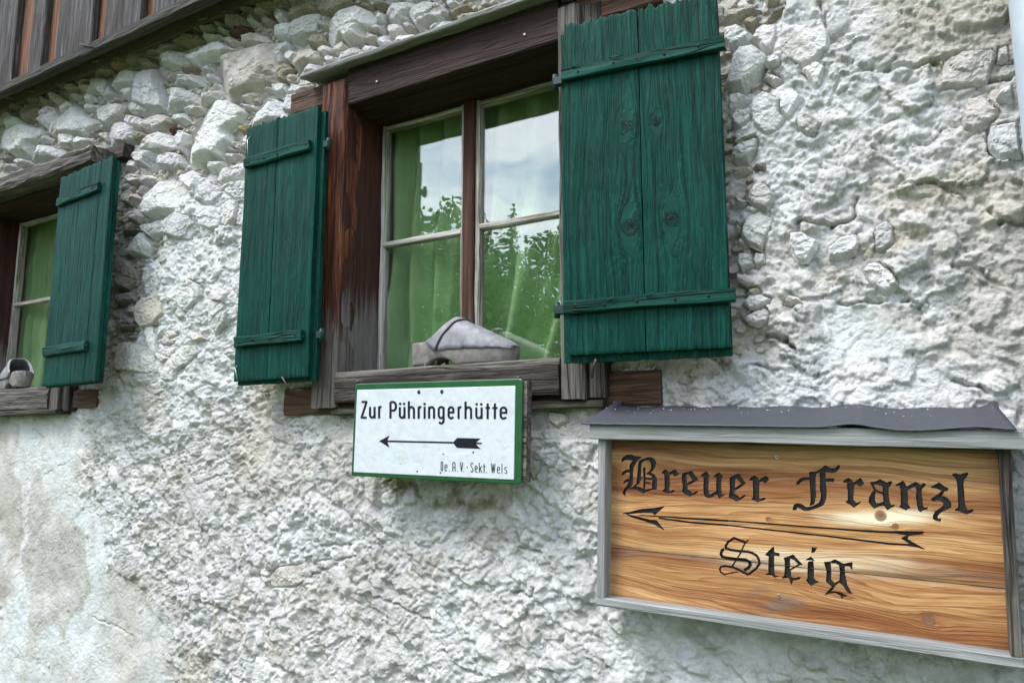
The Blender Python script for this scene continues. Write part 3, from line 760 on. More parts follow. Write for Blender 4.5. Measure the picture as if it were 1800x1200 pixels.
# creases: a net of sharp little valleys
qx = X+0.012*fbm(X*18, Z*18, 2, 91); qz = Z+0.012*fbm(X*18+7, Z*18, 2, 92)
lowz = np.clip((1.9-Z)/0.4, 0, 1)*(X < -0.75)
ra = -0.62*lowz; cu, su_ = np.cos(ra), np.sin(ra)
ux = qx*cu-qz*su_; uz = qx*su_+qz*cu
for (fx_, fz_, w_, dp_, sd_) in ((22, 44, 0.13, 0.0065, 93), (52, 92, 0.15, 0.0030, 94), (95, 150, 0.2, 0.0016, 95)):
    nn_ = np.abs(noise(ux*fx_, uz*fz_, sd_))
    H -= dp_*np.clip(1-nn_/w_, 0, 1)**1.3*np.clip(0.55+1.2*fbm(X*6+sd_, Z*6, 2, sd_), 0, 1)*(1-0.93*smooth)*(1-0.5*rubble)
base = H.copy(); CM = np.ones_like(H)
def chip(cx, cz, r, ht, ang, el, tilt, sides, b0):
    R_ = r*el*1.25
    i0, i1 = np.searchsorted(xs, (cx-R_, cx+R_)); j0, j1 = np.searchsorted(zs, (cz-R_, cz+R_))
    if i1-i0 < 2 or j1-j0 < 2: return
    dx = X[i0:i1, j0:j1]-cx; dz = Z[i0:i1, j0:j1]-cz
    ca, sa = math.cos(ang), math.sin(ang)
    u = (dx*ca+dz*sa)/el; v = -dx*sa+dz*ca
    h = ht*(1 - tilt*dz/r) + 0*u
    for (nx_, nv_, rr, sl) in sides: h = np.minimum(h, (rr*r-(u*nx_+v*nv_))*sl)
    sub = H[i0:i1, j0:j1]
    hh = b0+np.where(h > 0, h, -1); wn = hh > sub; sub[wn] = hh[wn]
    CM[i0:i1, j0:j1][wn] = random.uniform(0.84, 1.14)
def rnd_sides(k):
    o = []; a0 = random.random()*6.28
    for i in range(k):
        t = a0+6.283*(i+0.7*random.random())/k
        n = (math.cos(t), math.sin(t)); o.append((n[0], n[1], random.uniform(0.62, 1.0), random.uniform(0.9, 2.6)))
    return o
def at(arr, cx, cz):
    return arr[min(nx-1, int(np.searchsorted(xs, cx))), min(nz_-1, int(np.searchsorted(zs, cz)))]
def scatter(n, r0, r1, h0, h1, el0, el1, keep):
    for _ in range(n):
        cx = random.uniform(-3.5, 0.35); cz = random.uniform(0.7, 3.13)
        if any(h[0] < cx < h[1] and h[2] < cz < h[3] for h in HOLES): continue
        k = keep(at(smooth, cx, cz), at(rubble, cx, cz))*(1-0.6*at(calm, cx, cz))
        if random.random() > k: continue
        r = r0*(r1/r0)**random.random(); low = 1-at(rubble, cx, cz)
        ang = random.uniform(-0.5, 0.3)-0.75*low*(cz < 1.75) if random.random() < 0.75 else random.uniform(-1.5, 1.5)
        chip(cx, cz, r, r*random.uniform(h0, h1), ang, random.uniform(el0, el1), random.uniform(0.05, 0.4), rnd_sides(random.randint(4, 7)), at(base, cx, cz)-0.001)
scatter(300, 0.030, 0.07, 0.08, 0.20, 1.0, 1.7, lambda s, r: max(0, 1-s/0.75)*(1-0.95*r))
scatter(6500, 0.009, 0.026, 0.26, 0.62, 1.0, 1.9, lambda s, r: 0.004+0.996*max(0, 1-s/0.8)**1.5)
scatter(30000, 0.0042, 0.011, 0.45, 1.0, 1.0, 1.9, lambda s, r: 0.01+0.99*max(0, 1-s/0.8)**1.5)
H += 0.0013*fbm(X*95, Z*95, 3, 77, 0.65)*(1-0.6*smooth) + 0.0010*np.abs(noise(X*42, Z*42, 78))*(1-smooth)
# scaling lime: thin ledges that break off sharply below
rough_ = (1-smooth)*(1-0.85*rubble)*(1-calm)
H += calm*(1-smooth)*(1-rubble)*0.014*facets(X*5.5+0.5*fbm(X*9, Z*9, 3, 141), Z*8.5+0.5*fbm(X*9+5, Z*9, 3, 142), 143, 0.35, 0.3)
H += rough_*0.0065*facets(ux*20+0.16*fbm(X*45, Z*45, 3, 121), uz*34+0.16*fbm(X*45+9, Z*45, 3, 122), 123)*np.clip(0.55+0.9*fbm(X*5, Z*5, 2, 124), 0.1, 1)
H += (1-smooth)*(1-0.5*rubble)*(1-0.25*calm)*0.0042*facets(ux*52+0.15*fbm(X*90, Z*90, 2, 131), uz*78+0.15*fbm(X*90+9, Z*90, 2, 132), 133)*np.clip(0.6+0.9*fbm(X*8, Z*8, 2, 134), 0.15, 1)
for (fq, am, sd_) in ((30, 0.0060, 101), (66, 0.0030, 102)):
    ff = uz*fq + 1.9*fbm(X*fq*0.36, Z*fq*0.36, 3, sd_) + 1.2*noise(X*fq*0.8, Z*fq*0.8, sd_+5)
    tt = ff-np.floor(ff)
    am_ = am*np.clip(0.25+1.5*fbm(X*9+sd_, Z*11, 3, sd_+9), 0, 1.1)
    H += am_*((1-tt)**0.8-0.5)*(1-smooth)*(1-0.8*rubble)*(1-0.45*calm)
# every stone set in the plaster sits in its own hollow
for poly, _, _ in stones:
    pc_ = np.mean(poly, 0); P_ = [tuple(pc_+(np.array(v)-pc_)*0.95) for v in poly]; q0 = np.min(P_, 0); q1 = np.max(P_, 0)
    i0, i1 = np.searchsorted(xs, (q0[0], q1[0])); j0, j1 = np.searchsorted(zs, (q0[1], q1[1]))
    mk = inpoly(X[i0:i1, j0:j1], Z[i0:i1, j0:j1], P_)
    sub_ = H[i0:i1, j0:j1]; sub_[mk] = np.minimum(sub_[mk], base[i0:i1, j0:j1][mk]-0.004)
# cracks and gaping joints in the plaster
def crack(pts, wdt, dep):
    P = [PX(x, y) for x, y in pts]
    for (p, q) in zip(P[:-1], P[1:]):
        x0, x1 = sorted((p[0], q[0])); z0, z1 = sorted((p[2], q[2]))
        i0, i1 = np.searchsorted(xs, (x0-0.03, x1+0.03)); j0, j1 = np.searchsorted(zs, (z0-0.03, z1+0.03))
        xx = X[i0:i1, j0:j1]; zz = Z[i0:i1, j0:j1]
        xx = xx+0.004*noise(xx*60, zz*60, 5); zz = zz+0.006*noise(xx*45, zz*45, 6)
        ex, ez = q[0]-p[0], q[2]-p[2]; L2 = ex*ex+ez*ez+1e-9
        t = np.clip(((xx-p[0])*ex+(zz-p[2])*ez)/L2, 0, 1)
        d = np.hypot(xx-p[0]-t*ex, zz-p[2]-t*ez)
        H[i0:i1, j0:j1] -= dep*np.clip(1.25-d/wdt, 0, 1)
for pts, wd, dp in [([(1505, 352), (1500, 385), (1460, 395), (1404, 390), (1400, 412)], 0.0035, 0.016), ([(1660, 150), (1730, 140), (1775, 132)], 0.004, 0.018),
                    ([(1515, 120), (1560, 122), (1620, 115), (1700, 92)], 0.005, 0.014), ([(1738, 230), (1736, 262), (1756, 280), (1796, 278)], 0.0035, 0.018),
                    ([(1345, 588), (1380, 597), (1392, 607), (1400, 618)], 0.005, 0.022), ([(1300, 645), (1332, 640), (1360, 655)], 0.003, 0.012),
                    ([(1680, 668), (1720, 678), (1740, 690)], 0.004, 0.016), ([(1375, 615), (1410, 655)], 0.002, 0.008), ([(1585, 530), (1600, 525), (1620, 545)], 0.003, 0.012),
                    ([(1470, 535), (1510, 530), (1560, 527)], 0.003, 0.012), ([(300, 790), (345, 850), (400, 830)], 0.003, 0.010), ([(350, 1055), (400, 1072), (430, 1090)], 0.003, 0.012),
                    ([(160, 1085), (200, 1100), (230, 1118)], 0.002, 0.007), ([(560, 960), (620, 955)], 0.003, 0.012), ([(660, 1050), (700, 1060), (760, 1090)], 0.003, 0.013),
                    ([(560, 985), (600, 982), (630, 975)], 0.0025, 0.012), ([(900, 1040), (935, 1045), (940, 1035)], 0.003, 0.014), ([(905, 935), (915, 960), (955, 975)], 0.003, 0.014),
                    ([(80, 835), (115, 815), (130, 808)], 0.0015, 0.004), ([(440, 1010), (540, 1015), (600, 985)], 0.003, 0.008), ([(780, 1140), (800, 1165), (850, 1190)], 0.003, 0.014),
                    ([(1440, 0), (1450, 40), (1446, 80)], 0.003, 0.014), ([(1565, 330), (1640, 320), (1700, 350)], 0.0025, 0.008), ([(1740, 370), (1760, 392), (1800, 395)], 0.004, 0.016)]:
    crack(pts, wd, dp)
H = np.clip(H, -0.05, 0.034)
for (bx0, bx1, bz0, bz1) in ((WX0-0.17, WX1+0.24, WZ0-0.16, WZ0), (W2X0-0.2, W2X1+0.17, W2Z0-0.15, W2Z0), (WX0-0.19, WX1+0.3, WZ1, WZ1+0.10), (W2X1-0.1, W2X1+0.2, W2Z1, W2Z1+0.13)):
    mk = (X > bx0) & (X < bx1) & (Z > bz0) & (Z < bz1); H[mk] = np.minimum(H[mk], 0.004+0.004*noise(X[mk]*30, Z[mk]*30, 3))
fade = np.clip((Z-0.72)/0.05, 0, 1)*np.clip((3.13-Z)/0.02, 0, 1); H *= np.where(Z < 0.72, 0.3, 1)

def L3(c): return np.array(c, np.float32)
Cc = np.empty((nx, nz_, 3), np.float32); Cc[:] = L3((0.540, 0.535, 0.520))
def blend(mask, col, amt=1.0):
    global Cc
    m = np.clip(mask*amt, 0, 1)[..., None]; Cc = Cc*(1-m)+L3(col)*m
blend(np.clip(0.5+1.1*fbm(X*3.1, Z*3.1, 4, 61), 0, 1), (0.62, 0.625, 0.625), 0.75)
blend(np.clip(0.1+1.2*fbm(X*4.1, Z*4.1, 4, 62), 0, 1), (0.50, 0.455, 0.38), 0.62)
blend(rubble, (0.52, 0.50, 0.455), 0.7)
blend(white, (0.66, 0.67, 0.675), 0.8)
blend(greyr*np.clip(0.8+0.8*fbm(X*6, Z*6, 3, 63), 0, 1), (0.40, 0.395, 0.355), 0.9)
blend(smooth*(1-greyr)*np.clip(0.7+1.3*fbm(X*5, Z*5, 3, 66), 0, 1), (0.57, 0.605, 0.615), 0.8)
blend(ochre*np.clip(0.4+1.2*fbm(X*11, Z*14, 4, 64), 0, 1), (0.42, 0.33, 0.19), 0.42)
blend(brown, (0.43, 0.40, 0.33), 0.55)
blend(olive*np.clip(0.55+1.5*fbm(X*22, Z*22, 3, 65), 0, 1), (0.13, 0.135, 0.035), 0.85)

tw = np.clip((CM-1)*1.0, -1, 1)[..., None]*(1-0.5*smooth[..., None])
Cc = np.clip(Cc*(1+tw*np.array([1.0, 1.0, 0.97], np.float32)), 0, 0.8).astype(np.float32)
wall = thing('stone_wall', (-1.6, 0, 0), 'rubble stone hut wall under worn white lime plaster, behind the green shutters', 'wall')
vid = np.arange(nx*nz_).reshape(nx, nz_)
xm = 0.5*(xs[:-1]+xs[1:]); zm = 0.5*(zs[:-1]+zs[1:]); XM, ZM = np.meshgrid(xm, zm, indexing='ij')
keepf = np.ones(XM.shape, bool)
for h in HOLES: keepf &= ~((XM > h[0]) & (XM < h[1]) & (ZM > h[2]) & (ZM < h[3]))
q = np.stack([vid[:-1, :-1], vid[1:, :-1], vid[1:, 1:], vid[:-1, 1:]], -1)[keepf]
used = np.unique(q); remap = np.full(nx*nz_, -1, np.int64); remap[used] = np.arange(len(used)); q = remap[q]
co = np.stack([X.ravel()+1.6, -H.ravel(), Z.ravel()], 1)[used].astype(np.float32)
me = bpy.data.meshes.new('plaster')
me.vertices.add(len(co)); me.vertices.foreach_set('co', co.ravel())
me.loops.add(q.size); me.loops.foreach_set('vertex_index', q.ravel().astype(np.int32))
me.polygons.add(len(q)); me.polygons.foreach_set('loop_start', np.arange(0, q.size, 4, dtype=np.int32))
me.update(calc_edges=True)
sa_ = me.attributes.new('Smo', 'FLOAT', 'POINT'); sa_.data.foreach_set('value', smooth.ravel()[used].astype(np.float32))
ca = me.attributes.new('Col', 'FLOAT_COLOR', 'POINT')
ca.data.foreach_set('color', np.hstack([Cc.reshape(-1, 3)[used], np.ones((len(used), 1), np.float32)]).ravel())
me.materials.append(M['plaster'])
pl = bpy.data.objects.new('plaster', me); COL.objects.link(pl); pl.parent = wall

# ------------------------------------------------------------------ each stone of the rubble
def make_stone(name, poly, kind, pxc, seed, top=None, col=None):
    P = np.array(poly); c = P.mean(0); P = P-c
    area = 0.5*np.sum(P[:, 0]*np.roll(P[:, 1], -1)-np.roll(P[:, 0], -1)*P[:, 1])
    if area < 0: P = P[::-1]; area = -area
    # nick the outline so that no edge is ruler-straight
    pts = []
    r_ = random.Random(seed)
    for i in range(len(P)):
        p, q_ = P[i], P[(i+1) % len(P)]; L = np.hypot(*(q_-p)); k = max(1, int(L/0.014))
        nrm = np.array([(q_-p)[1], -(q_-p)[0]])/max(L, 1e-6)
        for j in range(k):
            t = j/k; pts.append(p*(1-t)+q_*t + nrm*(r_.gauss(0, 0.05)*min(L, 0.05)*(0.4 if j == 0 else 1)))
    P2 = np.array(pts); size = math.sqrt(area)
    step = max(0.0030, size/34)
    x0, z0 = P2.min(0); x1, z1 = P2.max(0)
    gx, gz = np.meshgrid(np.arange(x0, x1, step), np.arange(z0, z1, step)); gx = gx.ravel(); gz = gz.ravel()
    gx = gx+step*0.35*(rng.random(gx.size)-0.5); gz = gz+step*0.35*(rng.random(gz.size)-0.5)
    ins = inpoly(gx, gz, P2); gx, gz = gx[ins], gz[ins]
    def edist(ax, az):
        D = []
        for i in range(len(P)):
            p, q_ = P[i], P[(i+1) % len(P)]; e = q_-p; L = np.hypot(*e)
            n = np.array([e[1], -e[0]])/max(L, 1e-6)       # outward
            t = np.clip(((ax-p[0])*e[0]+(az-p[1])*e[1])/(L*L+1e-9), 0, 1)
            d = np.hypot(ax-p[0]-t*e[0], az-p[1]-t*e[1])
            sl = 5.0-3.1*max(0, -n[1])**0.7 - 1.5*max(0, n[1])   # gentler undersides, so that they show
            D.append(d*sl)
        return np.minimum.reduce(D)
    keep = edist(gx, gz) > step*0.5; gx, gz = gx[keep], gz[keep]
    n2 = len(P2)
    vs = [Vector(p) for p in P2]+[Vector((a_, b_)) for a_, b_ in zip(gx, gz)]
    res = delaunay_2d_cdt(vs, [(i, (i+1) % n2) for i in range(n2)], [], 1, 1e-5)
    pv = np.array([tuple(v) for v in res[0]]); F = [tuple(f) for f in res[2]]
    hs = max(0.05, z1-z0)
    D0 = top if top is not None else min(0.054, 0.020+0.23*size)
    ed = edist(pv[:, 0], pv[:, 1])
    h = D0*(1.0 - 0.30*(pv[:, 1]-z0)/hs) + r_.uniform(-0.14, 0.14)*pv[:, 0]
    inr = at(rubble, c[0], c[1]) > 0.5
    if not inr: D0 = min(D0, 0.018)
    nf = r_.randint(3, 6) if inr else 2; an0 = r_.uniform(0, 6.283)
    for q in range(nf):                                     # broken facets
        an = an0+6.283*(q+r_.uniform(-0.3, 0.3))/nf; sl = r_.uniform(0.15, 0.75) if inr else r_.uniform(0.08, 0.25); off = r_.uniform(-0.04, 0.34)*size
        h = np.minimum(h, D0*r_.uniform(0.92, 1.05)+sl*(off-(pv[:, 0]*math.cos(an)+pv[:, 1]*math.sin(an))))
    k_ = 0.022*D0+0.0005
    h = -k_*np.log(np.exp(-np.clip(h, -0.02, 0.2)/k_)+np.exp(-ed/k_))
    wgt = np.clip(ed/0.006, 0, 1)
    so = seed*13.7
    h = h + wgt*(0.10*size*0.12*fbm(pv[:, 0]*28+so, pv[:, 1]*28, 3, seed)+0.0013*fbm(pv[:, 0]*75+so, pv[:, 1]*75, 3, seed+3, 0.6))
    wx_ = pv[:, 0]+0.010*noise(pv[:, 0]*30+so, pv[:, 1]*30, seed+5); wz_ = pv[:, 1]+0.010*noise(pv[:, 0]*30, pv[:, 1]*30+so, seed+6)
    ra_ = r_.uniform(-0.7, 0.7); uu = wx_*math.cos(ra_)-wz_*math.sin(ra_); vv_ = wx_*math.sin(ra_)+wz_*math.cos(ra_)
    for (fa, fb_, dp_) in ((22, 34, 0.0035), (60, 90, 0.0016)):
        h = h - wgt*dp_*np.clip(1-np.abs(noise(uu*fa+so, vv_*fb_, seed+11))/0.22, 0, 1)*np.clip(0.5+fbm(pv[:, 0]*12+so, pv[:, 1]*12, 2, seed+12), 0, 1)
    h = h + wgt*(0.0040*facets(uu*13+so, vv_*19, seed+9)+0.0013*facets(uu*60+so, vv_*80, seed+19))
    b0 = -0.025 if inr else -0.006+float(at(base, c[0], c[1]))
    # boundary ring taken back into the mortar
    cnt = {}
    for f in F:
        for i in range(len(f)):
            e = (f[i], f[(i+1) % len(f)]); cnt[e] = 1
    bd = [e for e in cnt if (e[1], e[0]) not in cnt]
    V = [(a_, -(hh+b0)-0.004, z_) for (a_, z_), hh in zip(pv, h)]
    back = {}
    for e in bd:
        for v in e:
            if v not in back:
                back[v] = len(V); V.append((pv[v][0]*0.96, 0.055, pv[v][1]*0.96))
    # keep the winding outward (towards -y)
    F2 = []
    for f in F:
        a_, b_, c2 = (V[i] for i in f[:3])
        F2.append(f if (b_[2]-a_[2])*(c2[0]-a_[0])-(b_[0]-a_[0])*(c2[2]-a_[2]) < 0 else f[::-1])
    for e in bd: F2.append((e[0], e[1], back[e[1]], back[e[0]]))
    o = obj(name, V, F2, M['stone'], wall); o.location = (c[0]+1.6, 0, c[1])
    if col is None:
        col = np.array(TINT[kind])
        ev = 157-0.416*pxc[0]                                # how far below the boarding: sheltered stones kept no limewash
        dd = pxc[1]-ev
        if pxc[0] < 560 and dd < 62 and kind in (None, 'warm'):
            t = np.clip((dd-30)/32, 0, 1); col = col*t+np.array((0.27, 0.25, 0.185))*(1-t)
    v = r_.uniform(0.82, 1.10)
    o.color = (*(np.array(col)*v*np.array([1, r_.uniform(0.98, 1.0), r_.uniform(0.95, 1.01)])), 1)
    return o
for i, (poly, kind, pxc) in enumerate(stones):
    make_stone('stone', poly, kind, pxc, i+1)
# small chips wedged between the big stones
cov = np.zeros((nx, nz_), bool)
for poly, _, _ in stones:
    q0 = np.min(poly, 0); q1 = np.max(poly, 0)
    i0, i1 = np.searchsorted(xs, (q0[0], q1[0])); j0, j1 = np.searchsorted(zs, (q0[1], q1[1]))
    cov[i0:i1, j0:j1] |= inpoly(X[i0:i1, j0:j1], Z[i0:i1, j0:j1], poly)
nch = 0; tries = 0
CV, CF = [], []
def add_chip(cx, cz, r):
    k = random.randint(5, 7); a0 = random.random()*6.28; asp = random.uniform(0.55, 0.9); rot = random.uniform(-0.2, 0.6)
    b0 = float(at(base, cx, cz)); o0 = len(CV); ht = r*random.uniform(0.5, 0.9)
    for (sc, yy) in ((1.0, 0.03), (0.95, -b0-0.1*ht), (0.55, -b0-ht)):
        dzz = -0.12*r if yy < 0 and sc < 0.6 else 0
        for i in range(k):
            t = a0+6.283*i/k; rr = r*sc*random.uniform(0.85, 1.12); u = rr*math.cos(t); v = rr*asp*math.sin(t)
            CV.append((cx+u*math.cos(rot)-v*math.sin(rot)+1.6, yy-random.uniform(0, 0.15)*ht*(sc < 0.99)-0.25*ht*(v < 0)*(sc < 0.6), cz+u*math.sin(rot)+v*math.cos(rot)+dzz))
    for l in (0, 1):
        for i in range(k):
            j = (i+1) % k; CF.append((o0+l*k+i, o0+l*k+j, o0+(l+1)*k+j, o0+(l+1)*k+i))
    CF.append(tuple(o0+2*k+i for i in range(k)))
for t in range(9000):
    cx = random.uniform(-3.5, 0.1); cz = random.uniform(1.6, 3.12)
    if at(rubble, cx, cz) < 0.6 or at(cov, cx, cz): continue
    if any(h[0]-0.05 < cx < h[1]+0.05 and h[2]-0.03 < cz < h[3]+0.06 for h in HOLES): continue
    r = random.uniform(0.008, 0.02)
    add_chip(cx, cz, r)
    i0, i1 = np.searchsorted(xs, (cx-r*0.6, cx+r*0.6)); j0, j1 = np.searchsorted(zs, (cz-r*0.5, cz+r*0.5)); cov[i0:i1, j0:j1] = True
cho = obj('stone_chips', CV, CF, M['stone'], wall); cho['kind'] = 'stuff'; cho.color = (0.45, 0.42, 0.36, 1)

# ------------------------------------------------------------------ windows
def build_window(name, label, X0, X1, Z0, Z1, main):
    w_ = thing(name, ((X0+X1)/2, 0, Z0-0.06), label, 'window')
    pw = 0.085
    xbar('post', X0-pw, X0, Z0-0.075, Z1+0.075, FY, 0.03, M['post_wood'], w_, True, jit=0.002, ch=0.004, ends=0.004)
    xbar('post', X1, X1+pw*0.62, Z0-0.075, Z1+0.075, FY, 0.03, M['grey_wood'], w_, True, jit=0.002, ch=0.004, ends=0.004)
    xbar('post', X1+pw*0.64, X1+pw*1.15, Z0-0.072, Z1+0.07, FY+0.012, 0.03, M['dark_wood'], w_, True, jit=0.002, ch=0.004, ends=0.004)
    lin = xbar('lintel', X0+0.001, X1-0.001, Z1+0.004, Z1+0.105, FY+0.008, 0.03, M['lintel_wood'], w_, jit=0.0015)
    for fx in (0.16, 0.86):
        s_ = tube('nail', [(0, 0, 0), (0, 0, 0.003)], 0.0035, M['screw'], lin, 8)
        s_.location = ((X1-X0)*fx, -0.012, 0.061)
    # boards lining the opening
    xbar('soffit', X0-0.02, X1+0.02, Z1+0.0, Z1+0.022, FY+0.045, SASH_Y+0.045, M['lintel_wood'], w_)
    bar('reveal', local(w_, frame((X0-0.022, (FY+0.012+SASH_Y+0.04)/2, Z0-0.01), (0, 0, 1), (1, 0, 0))), Z1-Z0+0.015, SASH_Y+0.04-FY-0.012, 0.022, M['reveal_wood'], w_, jit=0.0008)
    bar('reveal', local(w_, frame((X1+0.022, (FY+0.012+SASH_Y+0.04)/2, Z0-0.01), (0, 0, 1), (-1, 0, 0))), Z1-Z0+0.015, SASH_Y+0.04-FY-0.012, 0.022, M['reveal_wood'], w_, jit=0.0008)
    # sill: a weathered beam with a board on top
    xbar('sill', X0+0.002, X1-0.002, Z0-0.064, Z0, FY-0.004, 0.04, M['grey_wood'] if not main else M['dark_wood'], w_, jit=0.003, ch=0.004)
    xbar('sill_board', X0+0.001, X1-0.001, Z0-0.006, Z0+0.012, FY-0.002, SASH_Y+0.05, M['grey_wood'], w_, jit=0.0012, ch=0.004)
    # casement: mullion between two painted sashes, two panes in each
    zb, zt = Z0+0.012, Z1-0.001
    if main: xc = PX(826, 400, SASH_Y)[0]
    else: xc = (X0+X1)/2
    mw_ = 0.034
    xbar('mullion', xc-mw_/2, xc+mw_/2, zb, zt, SASH_Y-0.012, SASH_Y+0.03, M['sash_wood'], w_, True)
    sw = 0.0125
    for (xa, xb, by) in ((X0+0.001, xc-mw_/2, 0.515), (xc+mw_/2, X1-0.001, 0.52)):
        sa = thing_part('sash', (xa, SASH_Y, zb), w_)
        def sb(nm, x0, x1, z0, z1, y0, y1, v=False, **k):
            if v: mw = frame(((x0+x1)/2-xa, y1-SASH_Y, z0-zb), (0, 0, 1), (0, -1, 0)); L, W = z1-z0, x1-x0
            else: mw = frame((x0-xa, y1-SASH_Y, (z0+z1)/2-zb), (1, 0, 0), (0, -1, 0)); L, W = x1-x0, z1-z0
            return bar(nm, mw, L, W, y1-y0, M['white_paint'], sa, jit=0.0016, ch=0.003, **k)
        sb('stile', xa, xa+sw, zb, zt, SASH_Y-0.004, SASH_Y+0.026, True)
        sb('stile', xb-sw*0.8, xb, zb, zt, SASH_Y-0.004, SASH_Y+0.026, True)
        sb('rail', xa+sw, xb-sw*0.8, zt-sw, zt, SASH_Y-0.003, SASH_Y+0.025)
        sb('rail', xa+sw, xb-sw*0.8, zb, zb+sw*0.9, SASH_Y-0.003, SASH_Y+0.025)
        zmid = zb+(zt-zb)*by
        sb('glazing_bar', xa+sw, xb-sw*0.8, zmid-0.0075, zmid+0.0075, SASH_Y-0.003, SASH_Y+0.022)
        for (z0, z1) in ((zb+sw*0.85, zmid-0.008), (zmid+0.008, zt-sw+0.001)):
            x0, x1 = xa+sw-0.001, xb-sw*0.8+0.001; y0, y1 = 0.010, 0.0125
            vv = [(x-xa, y, z-zb) for y in (y0, y1) for z in (z0, z1) for x in (x0, x1)]
            obj('pane', vv, [(0, 1, 3, 2), (4, 6, 7, 5), (0, 4, 5, 1), (2, 3, 7, 6), (0, 2, 6, 4), (1, 5, 7, 3)], M['glass'], sa)
    return w_, xc, zb, zt
def thing_part(name, loc, parent):
    o = bpy.data.objects.new(name, None); COL.objects.link(o); o.parent = parent; o.empty_display_size = 0.02
    o.location = parent.matrix_basis.inverted() @ Vector(loc)
    return o
win, WXC, ZB, ZT = build_window('window', 'wide casement window with dark red-brown frame, between two open green shutters', WX0, WX1, WZ0, WZ1, True)
win2, W2XC, Z2B, Z2T = build_window('window', 'casement window cut off by the left edge, behind one green shutter', W2X0, W2X1, W2Z0, W2Z1, False)
# timbers built into the wall round the main window
p, q_ = PX(500, 710, -0.012), PX(1162, 680, -0.012)
zc = (PX(520, 709, -0.012)[2]+PX(1110, 676, -0.012)[2])/2
xbar('wall_beam', p[0], q_[0], zc-0.036, zc+0.034, -0.014, 0.05, M['block_wood'], win, jit=0.002, ch=0.004)
p = PX(517, 185, -0.010); q_ = PX(1165, 20, -0.010)
xbar('wall_beam', p[0], q_[0], p[2]-0.035, p[2]+0.028, -0.022, 0.04, M['block_wood'], win, jit=0.002, ch=0.004)
# thin rain board above it
p = PX(527, 138, -0.066)
rb = bar('rain_board', local(win, frame((p[0], 0.02, p[2]+0.014), (1, 0, 0), (0, -0.16, 1))), 0.98, 0.173, 0.012, M['frame_grey'], win, jit=0.003, ch=0.003, ends=0.006)
# left window: heavy weathered beam for a rain board
p = PX(160, 262, -0.105)
bar('rain_beam', local(win2, frame((p[0]-1.0, -0.02, p[2]-0.012), (1, 0, 0), (0, -1, 0))), 1.0, 0.056, 0.085, M['grey_wood'], win2, jit=0.005, ch=0.006, ends=0.012)
p = PX(222, 262, -0.01)
xbar('wall_beam', p[0]-0.2, p[0], p[2]-0.03, p[2]+0.02, -0.020, 0.03, M['dark_wood'], win2, jit=0.002)
p = PX(172, 700, -0.012)
xbar('wall_beam', W2X0-0.15, p[0], p[2]-0.028, p[2]+0.030, -0.016, 0.05, M['block_wood'], win2, jit=0.002)
xbar('base_board', W2X0-0.05, W2X1+0.07, W2Z0-0.082, W2Z0-0.066, FY-0.012, 0.02, M['ledge_wood'], win2, jit=0.002)
xbar('base_board', WX0-0.02, WX1+0.09, WZ0-0.094, WZ0-0.077, FY+0.008, 0.02, M['ledge_wood'], win, jit=0.002)

# ------------------------------------------------------------------ curtains
def curtain(name, label, x0, x1, z0, z1, seed, sweep=0.0, gather=1.0):
    nxx, nzz = 110, 120
    U, T = np.meshgrid(np.linspace(0, 1, nxx), np.linspace(0, 1, nzz), indexing='ij')
    Wd = x1-x0
    ph = U*gather*30*Wd/0.32 + 1.5*fbm(U*3+seed, T*1.3, 2, seed) + sweep*(1-T)**1.6*(3.2+2.5*U)
    amp = 0.018+0.017*(1-T)*np.clip(0.6+fbm(U*2, T*1.5+seed, 2, seed+3), 0.2, 1.4)
    y = SASH_Y+0.068 + amp*(np.sin(ph)+0.35*np.sin(2.1*ph+1)) + 0.006*fbm(U*5, T*6, 3, seed+7)
    x = x0+U*Wd + 0.006*np.cos(ph) - sweep*0.05*(1-T)**2*(1-U)
    z = z0+T*(z1-z0)
    V = np.stack([x.ravel(), y.ravel(), z.ravel()], 1); o0 = np.array([(x0+x1)/2, SASH_Y+0.075, z0])
    idx = np.arange(nxx*nzz).reshape(nxx, nzz)
    F = np.stack([idx[:-1, :-1].ravel(), idx[1:, :-1].ravel(), idx[1:, 1:].ravel(), idx[:-1, 1:].ravel()], 1)
    o = obj(name, V-o0, F.tolist(), M['curtain'], smooth=True); o.location = o0
    sm = o.modifiers.new('cloth', 'SOLIDIFY'); sm.thickness = 0.0012
    return tag(o, label, 'curtain', 'green window curtains')
curtain('curtain', 'green curtain hanging behind the panes left of the mullion, main window', WX0-0.13, WXC-0.03, ZB-0.03, ZT+0.03, 3, 0.25, 0.8)
curtain('curtain', 'green curtain with folds swept sideways behind the panes right of the mullion', WXC-0.035, WX1+0.03, ZB-0.03, ZT+0.03, 8, 1.0, 0.55)
curtain('curtain', 'pale green curtain in the window at the left edge, left half', W2X0-0.16, W2XC-0.07, Z2B-0.03, Z2T+0.03, 12, 0.1, 1.2)
curtain('curtain', 'pale green curtain in the window at the left edge, beside the shutter', W2XC-0.075, W2X1+0.02, Z2B-0.03, Z2T+0.03, 17, 0.1, 1.0)

